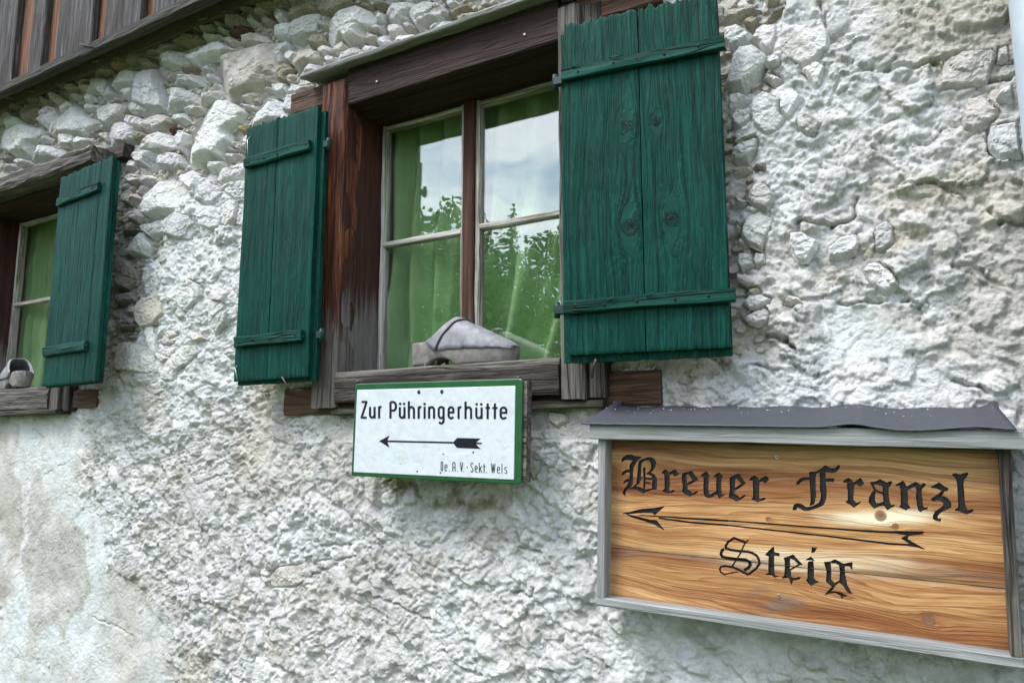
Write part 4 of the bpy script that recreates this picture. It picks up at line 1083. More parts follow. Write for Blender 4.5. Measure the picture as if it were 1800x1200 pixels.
# ------------------------------------------------------------------ shutters
def nail(parent, pts, r=0.0017, mat='screw', name='nail'):
    return tube(name, pts, r, M[mat], parent, 6, 0.75)
def shutter(label, hinge, xdir, Wd, Ht, splits, battens, seed, knots, over, bat_over, nails, nails2=(), lip=0.014):
    """hinge = lower corner at the hinge; xdir runs from the hinge to the free edge; local Y is up, local Z faces the viewer"""
    nrm = Vector((xdir[0], xdir[1], 0)).cross(Vector((0, 0, 1)))
    if nrm.y > 0: nrm = -nrm
    xd = Vector((0, 0, 1)).cross(nrm)        # always runs to the right
    mw = frame(hinge, xd, nrm)
    s = thing('shutter', None, label, 'shutter', 'green window shutters', mw=mw)
    sgn = 1 if Vector(xdir).dot(xd) > 0 else -1
    xa, xb = (0, Wd) if sgn > 0 else (-Wd, 0)
    T0 = 0.012
    # backing layer, a little larger towards the hinge and below
    e0, e1 = (over, 0.0) if sgn > 0 else (0.0, over)
    half = xa-e0+(Wd+over)*0.52
    for (ua, ub) in ((xa-e0, half-0.0008), (half+0.0008, xb+e1)):
        gplank('backing_board', Matrix(((0, -1, 0, ub), (1, 0, 0, 0), (0, 0, 1, 0), (0, 0, 0, 1))), Ht-0.012, ub-ua, T0, M['green_plank'], s, seed=seed+31, step=0.012, jag=(0.002, 0.003))
    # front planks: local X of a plank runs upwards
    xs_ = [xa]+[xa+Wd*f for f in splits]+[xb]
    for i in range(len(xs_)-1):
        ua, ub = xs_[i]+0.0010, xs_[i+1]-0.0010
        kn = [(ky, ub-kx, r) for (kx, ky, r) in knots if ua < kx < ub]
        gplank('plank', Matrix(((0, -1, 0, ub), (1, 0, 0, lip), (0, 0, 1, T0+0.0005), (0, 0, 0, 1))), Ht-lip, ub-ua, 0.013, M['green_plank'], s,
               knots=kn, seed=seed+i, step=0.0045, jag=(0.0015, 0.011), relief=0.0009, cup=0.0006)
    TF = T0+0.0135
    for (bz, bh) in battens:
        x0_, x1_ = xa-bat_over[0], xb+bat_over[1]
        b_ = bar('batten', frame((x0_, bz, TF), (1, 0, 0), (0, 0, 1)), x1_-x0_, bh, 0.013, M['green_bar'], s, jit=0.0022, ch=0.003, seed=seed+int(bz*100))
        # strap hinge: eye round the pin on the post
        hx = xa-e0 if sgn > 0 else xb+e1
        hg = obj('hinge', *box_vf(hx-(0.016 if sgn > 0 else -0.002), hx+(0.004 if sgn > 0 else 0.018), bz-0.009, bz+0.009, 0.004, 0.018), M['green_iron'], s)
        px_ = hx-0.014*sgn
        tube('pin', [(px_, bz-0.016, 0.010), (px_, bz+0.016, 0.010)], 0.006, M['green_iron'], hg, 10)
    rn = random.Random(seed)
    for (bz, bh) in battens:
        for q in range(5):
            nx_ = xa+0.03+(Wd-0.06)*(q+rn.uniform(-0.25, 0.25))/4
            nail(s, [(nx_, bz+rn.uniform(-0.006, 0.006), TF+0.012), (nx_, bz, TF+0.0148)], 0.0024, 'dark_hole', 'nail')
    for n_ in nails: nail(s, [(x, y, TF+z) for x, y, z in n_], 0.0014, 'green_iron' if len(n_) == 2 else 'screw', 'bent_nail')
    for n_ in nails2: nail(s, [(x, y, TF+z) for x, y, z in n_], 0.0032, 'iron', 'hook')
    return s
def box_vf(x0, x1, y0, y1, z0, z1, c=0.0015):
    V = []
    for z, k in ((z0, 0), (z1-c, 0), (z1, c)):
        V += [(x0+k, y0+k, z), (x1-k, y0+k, z), (x1-k, y1-k, z), (x0+k, y1-k, z)]
    F = [(3, 2, 1, 0), (8, 9, 10, 11)]
    for l in (0, 4):
        for i in range(4): j = (i+1) % 4; F.append((l+i, l+j, l+4+j, l+4+i))
    return V, F
# right shutter: hinge side stands proud of the wall, free edge leans back on the stones
yh, yf = -0.088, -0.046
ph = PX(1005, 639, yh); pf = PX(1297, 633, yf); pt = PX(1001, 58, yh)
dv = Vector((pf[0]-ph[0], yf-yh, 0)); Wd = dv.length; Ht = pt[2]-ph[2]
kz = lambda py, px=1120: PX(px, py, -0.08)[2]-ph[2]
kx = lambda px, py: (PX(px, py, -0.075)[0]-ph[0])
shutter('wide green plank shutter with four knots, open to the right of the main window', ph, dv, Wd-0.008, Ht+0.006, [0.50],
        [(kz(112, 1135), 0.026), (kz(532, 1150), 0.026)], 101,
        [(kx(1108, 235), kz(235), 0.009), (kx(1157, 237), kz(237), 0.007), (kx(1113, 415), kz(415), 0.013), (kx(1183, 408), kz(408), 0.012)],
        0.012, (0.004, 0.012),
        [[(0.020, kz(130, 1040), 0.013), (0.034, kz(126, 1040), 0.016)], [(0.10, kz(115, 1080), 0.013), (0.125, kz(118, 1080), 0.018)],
         [(0.085, kz(536, 1060), 0.014), (0.10, kz(531, 1060), 0.018)], [(0.16, kz(533, 1060), 0.014), (0.18, kz(528, 1060), 0.018)]],
        [[(0.040, -0.028, -0.03), (0.048, -0.010, -0.012), (0.056, 0.004, -0.004)]])
# left shutter of the same window
yh = -0.070
ph = PX(554, 670, yh); pf = PX(417, 678, yh); pt = PX(574, 190, yh)
dv = Vector((pf[0]-ph[0], 0.004, 0)); Wd = dv.length; Ht = pt[2]-ph[2]
kz = lambda py, px=500: PX(px, py, yh)[2]-ph[2]
shutter('green plank shutter with a bent nail, open to the left of the main window', ph, dv, Wd-0.010, Ht, [0.46],
        [(kz(279), 0.028), (kz(598, 490), 0.028)], 141, [(-0.10, 0.36, 0.004), (-0.06, 0.25, 0.004)], 0.012, (-0.010, -0.016),
        [[(-Wd+0.026, Ht-0.030, 0.0), (-Wd+0.030, Ht-0.045, 0.012), (-Wd+0.040, Ht-0.10, 0.016)],
         [(-Wd+0.024, 0.052, 0.0), (-Wd+0.028, 0.045, 0.012), (-Wd+0.046, 0.012, 0.016)]],
        [[(-0.085, 0.012, 0.004), (-0.052, -0.022, 0.004), (-0.030, -0.022, -0.012)]], lip=0.010)
# shutter of the left window
yh, yf = -0.078, -0.105
ph = PX(88, 682, yh); pf = PX(181, 680, yf); pt = PX(113, 318, yh)
dv = Vector((pf[0]-ph[0], yf-yh, 0)); Wd = dv.length; Ht = pt[2]-ph[2]
kz = lambda py, px=140: PX(px, py, -0.09)[2]-ph[2]
s3 = shutter('narrow green plank shutter beside the window at the left edge', ph, dv, Wd, Ht, [0.80],
        [(kz(350, 145), 0.030), (kz(616, 125), 0.030)], 171, [(0.09, 0.42, 0.004), (0.12, 0.30, 0.004)], 0.004, (-0.012, -0.055), [],
        [[(0.165, kz(345, 180), 0.0), (0.165, kz(345, 180), 0.010)]], lip=0.004)

# ------------------------------------------------------------------ boarded upper storey on its ledge
pl_ = PX(0, 158, -0.12)
LZ = (PX(0, 158, -0.12)[2]+PX(353, 11, -0.12)[2])/2
clad = thing('board_cladding', (-2.0, 0, LZ), 'dark grey and brown vertical board cladding of the storey above the ledge', 'cladding')
def cb(name, mw, L, W, T, mat, **k): return bar(name, local(clad, mw), L, W, T, M[mat], clad, **k)
cb('ledge_board', frame((-4.35, -0.088, LZ+0.018), (1, 0, 0), (0, -1, 0)), 5.5, 0.036, 0.034, 'ledge_wood', jit=0.003, ch=0.004, seg=90)
LZ2 = LZ+0.037
# sheltered back boards, then the proud grey boards over their joints
edge = [(x, PX(x, 150-0.41*x, -0.085)[0]) for x in (22, 74, 152, 238, 300)]
xx = -4.35; i = 0
centres = []
px_edges = [(-30, 20), (49, 72), (97, 160), (183, 247), (270, 330)]
for (l, r_) in px_edges:
    yl = 150-0.42*l; yr = 150-0.42*r_
    centres.append((PX(l, yl, -0.105)[0], PX(r_, yr, -0.105)[0]))
while centres[-1][1] < 1.1:
    w_ = random.uniform(0.15, 0.24); a_ = centres[-1][1]+random.uniform(0.035, 0.07); centres.append((a_, a_+w_))
while centres[0][0] > -4.3:
    w_ = random.uniform(0.15, 0.24); b_ = centres[0][0]-random.uniform(0.035, 0.07); centres.insert(0, (b_-w_, b_))
for j, (l, r_) in enumerate(centres):
    cb('board', frame(((l+r_)/2, -0.084, LZ2+0.002+random.uniform(0, 0.004)), (0, 0, 1), (0, -1, 0)), 2.2, r_-l, 0.024, 'board_grey', jit=0.002, seg=60, bow=random.uniform(-0.004, 0.004))
    if j+1 < len(centres):
        l2 = r_-0.03; r2 = centres[j+1][0]+0.03
        cb('back_board', frame(((l2+r2)/2, -0.062, LZ2+0.001), (0, 0, 1), (0, -1, 0)), 2.2, r2-l2, 0.022, 'board_brown', jit=0.0015, seg=40)
tube('wire', [tuple(local(clad, Matrix.Translation(PX(a_, b_, -0.125))).translation) for a_, b_ in ((140, 78), (152, 80), (163, 83))], 0.0025, M['grey_wood'], clad, 6)
xx0 = obj('backing', *box_vf(-2.35, 3.2, 0.04, 2.2, -0.028, 0.0), None, clad); xx0.data.materials.append(M['room'])
xx0.matrix_local = frame((0, -0.002, 0), (1, 0, 0), (0, -1, 0))

# ------------------------------------------------------------------ rain pipe
pp = PX(1770, 0, -0.07)
cx = pp[0]+0.050
pipe = thing('downpipe', (cx, -0.062, 0.0), 'pale grey galvanised rain pipe at the right edge of the wall', 'pipe')
V = []; F = []; n = 40; zsx = [0.12, 1.9, 1.902, 1.96, 1.962, 4.2]; rs = [0.048, 0.048, 0.0505, 0.0505, 0.048, 0.048]
for z, r_ in zip(zsx, rs): V += [(r_*math.cos(6.28318*k/n), r_*math.sin(6.28318*k/n), z) for k in range(n)]
for i in range(len(zsx)-1):
    for k in range(n): F.append((i*n+k, i*n+(k+1) % n, (i+1)*n+(k+1) % n, (i+1)*n+k))
obj('pipe', V, F, M['pipe'], pipe, smooth=True)
for zz in (1.05, 3.4):
    V = [(r_*math.cos(6.28318*k/n), r_*math.sin(6.28318*k/n), zz+dz) for r_, dz in ((0.049, 0), (0.052, 0), (0.052, 0.03), (0.049, 0.03)) for k in range(n)]
    F = [(l*n+k, l*n+(k+1) % n, ((l+1) % 4)*n+(k+1) % n, ((l+1) % 4)*n+k) for l in range(4) for k in range(n)]
    obj('bracket', V, F, M['iron'], pipe)

# ------------------------------------------------------------------ lettering helpers
def stroke(pts, w0, w1=None):
    """a pen stroke as a list of convex outlines"""
    out = []; w1 = w1 or w0; n = len(pts)
    for i in range(n-1):
        (x0, y0), (x1, y1) = pts[i], pts[i+1]
        a = w0+(w1-w0)*i/(n-1); b_ = w0+(w1-w0)*(i+1)/(n-1)
        dx, dy = x1-x0, y1-y0; L = math.hypot(dx, dy)+1e-9; ux, uy = dx/L, dy/L; nx_, ny_ = -uy, ux
        ea = 0.0 if i == 0 else a*0.30; eb = 0.0 if i == n-2 else b_*0.30
        out.append([(x0+nx_*a/2-ux*ea, y0+ny_*a/2-uy*ea), (x1+nx_*b_/2+ux*eb, y1+ny_*b_/2+uy*eb), (x1-nx_*b_/2+ux*eb, y1-ny_*b_/2+uy*eb), (x0-nx_*a/2-ux*ea, y0-ny_*a/2-uy*ea)])
    return out
def arc(cx, cy, rx, ry, a0, a1, n=10):
    return [(cx+rx*math.cos(R(a0+(a1-a0)*i/n)), cy+ry*math.sin(R(a0+(a1-a0)*i/n))) for i in range(n+1)]
def dot(cx, cy, r): return [arc(cx, cy, r, r, 0, 342, 12)]
# narrow engineering letters on a unit body: x 0..1 across, y 0 at the base line, 1 at cap height
XH = 0.69
def glyph(ch):
    k = 0.40
    def bowl(x0, x1, y0, y1): return arc((x0+x1)/2, y1-(x1-x0)*0.42*k*2.6*0.5, (x1-x0)/2, (x1-x0)*0.55*k*1.2, 180, 0, 8)
    S = {
     'Z': [[(0.03, 1), (0.97, 1), (0.03, 0.0), (1, 0.0)]],
     'u': [[(0, XH), (0, 0.18)]+arc(0.46, 0.17, 0.46, 0.16, 180, 300, 7)+[(1, 0.16)], [(1, XH), (1, -0.05)]],
     'r': [[(0.08, XH+0.03), (0.08, -0.05)], [(0.08, XH-0.13)]+arc(0.62, XH-0.16, 0.50, 0.16, 140, 55, 5)],
     'P': [[(0, -0.05), (0, 1.0)], [(0, 1.0), (0.5, 1.0)]+arc(0.5, 0.73, 0.5, 0.27, 90, -90, 10)+[(0, 0.46)]],
     'h': [[(0, 1.06), (0, -0.05)], [(0, XH-0.16)]+arc(0.52, XH-0.20, 0.48, 0.20, 140, 0, 8)+[(1, -0.05)]],
     'i': [[(0.5, XH+0.03), (0.5, -0.05)]],
     'n': [[(0, XH+0.04), (0, -0.05)], [(0, XH-0.16)]+arc(0.52, XH-0.20, 0.48, 0.20, 140, 0, 8)+[(1, -0.05)]],
     'g': [[(1, XH+0.03), (1, -0.12)]+arc(0.52, -0.14, 0.48, 0.20, 0, -150, 9), [(1, XH-0.15)]+arc(0.5, XH-0.18, 0.5, 0.19, 20, 180, 8)+arc(0.5, 0.19, 0.5, 0.19, 180, 330, 8)],
     'e': [[(0.04, 0.36), (1, 0.36)]+arc(0.5, XH-0.20, 0.5, 0.20, 0, 180, 10)+arc(0.5, 0.19, 0.5, 0.20, 180, 330, 9)],
     't': [[(0.52, 0.95), (0.46, -0.05)], [(-0.5, XH-0.03), (1.5, XH-0.03)]],
     'k': [[(0, 1.06), (0, -0.05)], [(1, XH), (0.05, 0.30)], [(0.35, 0.42), (1, -0.04)]],
     'l': [[(0.5, 1.06), (0.5, -0.05)]],
     's': [arc(0.5, XH-0.18, 0.45, 0.17, 30, 180, 7)+[(0.2, 0.40), (0.8, 0.30)]+arc(0.5, 0.16, 0.48, 0.17, 0, -150, 8)],
     'O': [arc(0.5, 0.80, 0.5, 0.2, 0, 180, 8)+arc(0.5, 0.2, 0.5, 0.2, 180, 360, 8)+[(1, 0.8)]],
     'A': [[(0, -0.05), (0, 0.75)]+arc(0.5, 0.78, 0.5, 0.22, 180, 0, 8)+[(1, -0.05)], [(0, 0.42), (1, 0.42)]],
     'V': [[(0, 1.05), (0.5, -0.02)], [(1, 1.05), (0.5, -0.02)]],
     'S': [arc(0.5, 0.80, 0.48, 0.2, 20, 180, 7)+[(0.1, 0.66), (0.9, 0.36)]+arc(0.5, 0.2, 0.48, 0.2, 0, -160, 8)],
     'W': [[(0, 1.05), (0.28, -0.02)], [(0.5, 1.0), (0.28, -0.02)], [(0.5, 1.0), (0.72, -0.02)], [(1, 1.05), (0.72, -0.02)]],
     '-': [[(0, 0.47), (1, 0.47)]],
    }
    return S[ch]

# ------------------------------------------------------------------ enamel sign
SY = -0.095
tl, tr_, bl, br = (PX(622, 675, SY), PX(917, 665, SY), PX(617, 836, SY), PX(914, 852, SY))
sx = Vector(((tr_-tl)+(br-bl))/2); sx.y = 0; S1W = ((tr_-tl)+(br-bl))[0]/2; S1H = ((tl-bl)+(tr_-br))[2]/2
su = Vector((0, 0.0, S1H)); sn = sx.cross(su).normalized()
sn = sn if sn.y < 0 else -sn
s1m = frame(Vector(bl), sx, sn)
es = thing('enamel_sign', None, 'white enamel sign with green border and black arrow, below the main window', 'sign', mw=s1m)
s1i = s1m.inverted()
def to1(px, py):
    p = ray_plane(px, py, np.array(s1m.translation), np.array(sn)); v = s1i @ Vector(p); return v.x, v.y
S1W = sx.length
def rounded(x0, x1, y0, y1, r, n=5):
    o = []
    for (cx_, cy_, a_) in ((x1-r, y1-r, 0), (x0+r, y1-r, 90), (x0+r, y0+r, 180), (x1-r, y0+r, 270)): o += arc(cx_, cy_, r, r, a_, a_+90, n)
    return o
def slab(name, outline, z0, z1, bev, mat, parent):
    n = len(outline); c = np.mean(outline, axis=0); O = np.array(outline)
    sc = 1-bev/np.maximum(np.abs(O-c).max(0), 1e-6)
    I = c+(O-c)*sc
    V = [(x, y, z0) for x, y in O]+[(x, y, z1-bev*0.7) for x, y in O]+[(x, y, z1) for x, y in I]
    F = [tuple(range(n))[::-1], tuple(range(2*n, 3*n))]
    for l in (0, 1):
        for i in range(n): j = (i+1) % n; F.append((l*n+i, l*n+j, (l+1)*n+j, (l+1)*n+i))
    return obj(name, V, F, mat, parent)
slab('border', rounded(0, S1W, 0, S1H, 0.006), -0.0045, 0.0, 0.002, M['enamel_green'], es)
i0 = to1(627, 685); i1 = to1(905, 844)
ix0 = to1(625, 760)[0]; ix1 = to1(905, 760)[0]; iy1 = to1(770, 681.5)[1]; iy0 = to1(770, 836.5)[1]
slab('panel', rounded(ix0, ix1, iy0, iy1, 0.002, 2), -0.002, 0.0016, 0.0010, M['enamel_white'], es)
def plates(name, polys, z0, z1, mat, parent):
    """flat lettering: the union of outlines, as thin plates"""
    vs = []; es_ = []
    for pg in polys:
        o = len(vs); vs += [Vector(p) for p in pg]; es_ += [(o+i, o+(i+1) % len(pg)) for i in range(len(pg))]
    r = delaunay_2d_cdt(vs, es_, [], 0, 1e-6)
    pv = np.array([tuple(v) for v in r[0]]); T = [f for f in r[2]]
    cen = np.array([pv[list(f)].mean(0) for f in T]); ins = np.zeros(len(T), bool)
    for pg in polys: ins |= inpoly(cen[:, 0], cen[:, 1], pg)
    T = [tuple(f) for f, k in zip(T, ins) if k]
    n = len(pv); V = [(x, y, z1) for x, y in pv]+[(x, y, z0) for x, y in pv]
    F = []; cnt = set()
    for f in T:
        a_, b_, c2 = pv[f[0]], pv[f[1]], pv[f[2]]
        if (b_[0]-a_[0])*(c2[1]-a_[1])-(b_[1]-a_[1])*(c2[0]-a_[0]) < 0: f = f[::-1]
        F.append(f)
        for i in range(len(f)): cnt.add((f[i], f[(i+1) % len(f)]))
    for (a_, b_) in list(cnt):
        if (b_, a_) not in cnt: F.append((a_, n+a_, n+b_, b_))
    return obj(name, V, F, mat, parent)
def word(letters, ox, oy, s, wd, base0, base1, xl, xr, cap):
    """letters = (char, x0, x1) in crop units; base line runs from base0 at xl to base1 at xr"""
    for ch, x0, x1 in letters:
        hw = wd/2; polys = []
        if ch == '.':
            yb = base0+(base1-base0)*((x0+x1)/2-xl)/(xr-xl); q4 = dot((x0+x1)/2, yb-wd*0.45, wd*0.6)
        else:
            q4 = []
            bc = {'\u00fc': 'u'}.get(ch, ch)
            def mapx(gx, gy):
                X_ = x0+hw+(x1-x0-2*hw)*gx if bc not in 'il' else (x0+x1)/2
                yb = base0+(base1-base0)*(X_-xl)/(xr-xl)
                return X_, yb-hw*0.8-(cap-wd)*gy*(1.0)
            for st in glyph(bc): q4 += stroke([mapx(*p) for p in st], wd)
            if ch in '\u00fci':
                for gx in ((0.08, 0.92) if ch != 'i' else (0.5,)):
                    q4 += dot(*mapx(gx, XH+0.20), wd*0.62)
        polys = [[to1(ox+x/s, oy+y/s) for x, y in pg] for pg in q4]
        plates('letter', polys, 0.0010, 0.0021, M['enamel_black'], es)
ZUR = [('Z', 275, 420), ('u', 445, 577), ('r', 620, 712), ('P', 848, 1000), ('\u00fc', 1033, 1167), ('h', 1212, 1355), ('r', 1402, 1497), ('i', 1525, 1563), ('n', 1612, 1752),
       ('g', 1802, 1940), ('e', 1998, 2136), ('r', 2190, 2290), ('h', 2332, 2484), ('\u00fc', 2545, 2692), ('t', 2748, 2834), ('t', 2888, 2980), ('e', 3026, 3180)]
word(ZUR, 610, 690, 11.25, 42, 508, 524, 275, 3180, 352)
SM = [('O', 175, 222), ('e', 252, 306), ('.', 330, 350), ('A', 405, 465), ('.', 495, 515), ('V', 555, 617), ('.', 620, 640), ('-', 678, 722), ('S', 760, 822), ('e', 848, 902),
      ('k', 932, 992), ('t', 1012, 1054), ('.', 1075, 1095), ('W', 1165, 1258), ('e', 1288, 1346), ('l', 1378, 1392), ('s', 1430, 1490)]
word(SM, 760, 800, 11.25, 14, 304, 360, 175, 1490, 190)
arw = [[(667.3, 774.8), (685.5, 765.2), (682, 773.2), (682, 776.8), (685.5, 786.2)]]+stroke([(681, 775.0), (798, 777.6)], 3.0)
arw += [[(796.8, 777.6), (804.6, 769.2), (845.5, 770.3), (838, 777.2), (837.4, 780.2), (845.5, 788.4), (804.4, 786.8)]]+stroke([(836, 778.7), (847.6, 778.9)], 2.8)
plates('arrow', [[to1(*p) for p in pg] for pg in arw], 0.0010, 0.0021, M['enamel_black'], es)
def disc(name, c, r, z0, z1, mat, parent, n=14):
    V = [(c[0]+r*math.cos(6.28318*k/n), c[1]+r*math.sin(6.28318*k/n), z0) for k in range(n)]
    V += [(c[0]+r*0.75*math.cos(6.28318*k/n), c[1]+r*0.75*math.sin(6.28318*k/n), z1) for k in range(n)]
    return obj(name, V, [tuple(range(n, 2*n))]+[(k, (k+1) % n, n+(k+1) % n, n+k) for k in range(n)], mat, parent)
for q in ((737, 689), (777.5, 688.3)): disc('screw', to1(*q), 0.0048, 0.0012, 0.0032, M['dark_hole'], es)
for q in ((734, 828), (775, 830.5)): disc('screw', to1(*q), 0.0022, 0.0012, 0.0024, M['dark_hole'], es)
disc('sticker_mark', to1(708, 803), 0.021, 0.0012, 0.00175, plain('worn_sticker', (0.50, 0.55, 0.55), 0.6, 0, 120, 0.2, 0), es, 28)
# its backing board, seen at the right-hand side
bbm = Matrix.Translation((0.016, S1H*0.5, -0.026)) 
bk = bar('backing_board', bbm, S1W-0.008, S1H*0.96, 0.020, M['grey_wood'], es, jit=0.0015, ch=0.002)

# ------------------------------------------------------------------ carved wooden sign
BY = -0.060                                  # face of the boards
FYS = -0.092                                 # front of the surrounding frame
tl, tr_, bl, br = PX(1050, 762, FYS), PX(1779, 783, FYS), PX(1050, 1066, FYS), PX(1797, 1172, FYS)
sx = Vector(((tr_-tl)+(br-bl))/2); sx.y = 0
W2 = sx.length; H2 = ((tl-bl)+(tr_-br))[2]/2*1.0
ctr = Vector((tl+tr_+bl+br)/4)
xd = sx.normalized(); ud = Vector((-xd.z, 0, xd.x)); nn = Vector((0, -1, 0))
org = ctr-xd*(W2/2)-ud*(H2/2); org.y = 0
s2m = frame(org, xd, nn)
ws = thing('wooden_sign', None, 'wide carved wooden trail sign with black gothic letters under a tar paper roof', 'sign', mw=s2m)
s2i = s2m.inverted(); BZ = -BY; FZ = -FYS
def to2(px, py, y=BY):
    v = s2i @ Vector(PX(px, py, y)); return v.x, v.y
LET = {}
def crop(key, ox, oy, s, polys): LET.setdefault(key, []).extend([[(ox+x/s, oy+y/s) for x, y in pg] for pg in polys])
def T_(txt): return [tuple(float(t) for t in q.split(',')) for q in txt.split()]
c1 = (1080, 780, 10)
crop('B', *c1, [T_(t) for t in (
 "125,300 150,240 210,200 290,190 350,215 470,230 400,290 370,340 335,400 320,520 325,640 305,740 260,770 215,800 190,850 190,905 150,865 180,790 235,720 265,640 275,540 270,400 285,350 340,285 250,270 190,275 140,305",
 "125,545 160,485 220,455 275,460 270,495 215,495 150,540", "160,685 185,640 240,615 270,630 250,655 200,660 165,688",
 "390,700 405,600 415,480 425,350 450,290 520,260 600,235 660,240 710,280 730,330 710,400 670,460 600,520 560,525 620,480 650,430 655,370 635,310 590,280 530,285 475,330 465,400 465,500 455,600 420,690 350,755 310,775",
 "230,760 310,770 350,740 430,755 500,785 560,805 650,790 660,800 560,830 510,865 450,830 400,795 330,785 250,790",
 "560,525 640,510 700,540 740,600 745,700 735,795 670,795 665,700 680,620 660,560 600,530", "508,420 540,420 540,560 540,680 530,780 515,780 520,600",
 "540,585 600,598 670,598 670,614 600,617 540,607", "540,678 590,668 630,678 635,697 590,687 540,697", "400,690 440,620 495,565 490,585 455,640 425,700")])
crop('r1', *c1, [T_(t) for t in ("830,505 880,460 905,455 950,500 965,520 965,600 968,700 955,800 890,800 890,640 885,520 860,515",
 "950,520 1010,480 1055,455 1090,470 1110,510 1140,525 1070,565 1040,550 1030,515 965,545", "850,820 885,790 955,795 980,830 1050,810 1050,825 990,860 930,860 890,845")])
crop('e1', *c1, [T_(t) for t in ("1195,520 1270,500 1262,600 1280,750 1290,810 1200,830 1210,740 1195,640", "1195,520 1260,505 1350,480 1380,510 1470,620 1400,650 1310,530 1270,530",
 "1275,700 1400,620 1470,620 1420,655 1285,722", "1195,830 1280,800 1340,840 1370,870 1455,830 1460,845 1380,895 1320,915 1260,880")])
c2 = (1210, 800, 10)
crop('u', *c2, [T_("220,350 280,305 320,295 370,350 350,375 350,500 345,600 360,670 385,690 500,630 495,520 500,400 500,375 445,375 500,325 545,305 605,375 580,390 570,500 575,600 580,690 630,690 625,705 590,715 545,750 525,700 480,685 400,735 350,745 300,720 275,670 270,560 275,450 275,370 240,360")])
crop('e2', *c2, [T_("730,395 800,360 885,325 910,360 1000,490 950,510 850,400 820,415 815,500 810,600 805,680 870,710 900,750 995,695 1000,705 920,770 855,805 790,770 715,730 735,620 735,500"), T_("815,580 940,500 1000,490 960,525 820,612")])
crop('r2', *c2, [T_("1070,435 1110,390 1160,355 1210,395 1240,440 1300,400 1360,365 1395,385 1410,435 1340,485 1310,450 1245,465 1240,560 1235,680 1240,755 1265,770 1340,745 1345,770 1270,795 1215,815 1175,790 1115,770 1140,740 1145,620 1140,500 1135,435 1090,435")])
c3 = (1380, 800, 10)
crop('F', *c3, [T_(t) for t in ("430,295 540,285 620,250 690,190 720,185 800,230 870,230 910,210 930,175 960,185 945,230 900,280 850,300 760,290 705,290 690,310 620,320 605,285 540,320 430,330",
 "430,300 540,300 530,420 530,560 540,700 510,850 440,880 460,780 450,620 440,430",
 "610,280 705,280 705,450 725,620 720,740 690,840 640,890 520,930 420,965 330,965 270,930 215,905 185,960 135,950 155,880 200,850 260,850 320,880 370,915 450,905 540,870 600,830 630,770 640,680 620,600 620,430",
 "205,510 210,470 270,410 330,390 440,390 440,420 330,430 270,470 235,505", "700,410 860,405 860,435 850,460 700,455")])
crop('r3', *c3, [T_("1015,470 1060,430 1110,400 1160,430 1200,480 1260,450 1320,400 1345,420 1350,450 1385,485 1350,525 1320,540 1290,530 1270,500 1215,510 1205,600 1195,700 1195,780 1250,840 1330,820 1280,860 1210,910 1160,870 1070,820 1110,780 1110,640 1095,540 1095,475 1050,470")])
c4 = (1510, 810, 10)
crop('a', *c4, [T_(t) for t in ("200,375 270,370 370,325 420,350 490,385 550,355 580,365 560,410 520,460 420,440 330,410 240,400", "420,430 520,430 510,540 520,640 545,750 570,780 620,765 615,790 560,815 500,855 450,790 435,700 420,580",
 "270,515 300,520 275,600 275,690 310,755 440,715 450,770 350,790 265,830 225,785 175,720 185,630 235,545", "205,385 240,390 300,510 430,558 430,582 280,530")])
crop('n', *c4, [T_("640,425 700,390 770,355 800,380 830,460 930,400 1000,370 1040,395 1080,430 1130,395 1170,405 1150,440 1100,490 1090,560 1110,680 1120,790 1150,825 1205,815 1190,840 1130,860 1085,890 1045,860 1025,760 1005,640 1015,520 1000,460 960,450 840,510 855,600 850,740 900,825 860,830 830,860 780,840 710,800 740,770 740,620 735,500 720,430")])
c5 = (1600, 810, 10)
crop('z', *c5, [T_("360,460 430,420 510,380 560,420 610,455 670,480 650,520 600,525 570,580 540,615 600,625 660,660 700,720 720,760 710,810 650,845 580,870 510,920 470,980 490,1015 540,1015 525,1055 460,1045 405,1015 405,960 450,880 530,830 580,790 590,740 550,700 480,680 410,705 370,665 440,620 500,580 560,520 520,500 440,470")])
crop('l', *c5, [T_("735,235 800,220 880,245 930,220 1005,205 1015,230 985,275 940,330 930,420 945,560 950,700 970,800 1010,870 1090,850 1110,870 1060,900 1000,930 940,915 880,880 785,860 850,815 845,700 840,560 830,400 810,310 760,260")])
c6 = (1250, 930, 10)
crop('S', *c6, stroke(T_("250,335 265,280 300,220 400,150 600,225"), 46, 42)+stroke(T_("596,240 630,212 655,178"), 34, 24)+stroke(T_("600,225 530,390 440,540 365,655"), 27)
     + stroke(T_("250,325 340,358 500,380 640,390 720,410 800,460 840,530 850,600 790,690 650,795"), 44, 44)+stroke(T_("230,345 190,370 172,430 195,475 260,500 400,517 600,530 670,570 690,620 660,670 580,720"), 50, 58)
     + stroke(T_("655,798 500,715 380,660 250,638 170,655 150,700 170,745 230,792 350,765 470,745"), 42, 22))
crop('t', *c6, [T_("955,445 1000,395 1095,305 1105,400 1195,420 1195,465 1105,450 1100,560 1105,740 1125,820 1190,815 1120,840 1070,800 965,790 1015,765 1010,640 1020,470")])
c7 = (1370, 940, 10)
crop('e3', *c7, [T_("85,400 150,380 240,345 280,390 400,515 350,520 260,430 185,400 180,500 175,590 200,650 200,730 250,760 355,740 360,765 240,790 210,860 190,790 160,745 50,755 90,710 100,600 100,480"), T_("178,597 330,508 390,510 200,622")])
crop('i', *c7, [T_("570,215 665,225 620,300 560,315"), T_("450,440 555,372 630,460 560,440"), T_("510,470 590,460 600,600 600,760 640,800 690,820 610,850 560,885 510,830 475,790 500,760 500,600")])
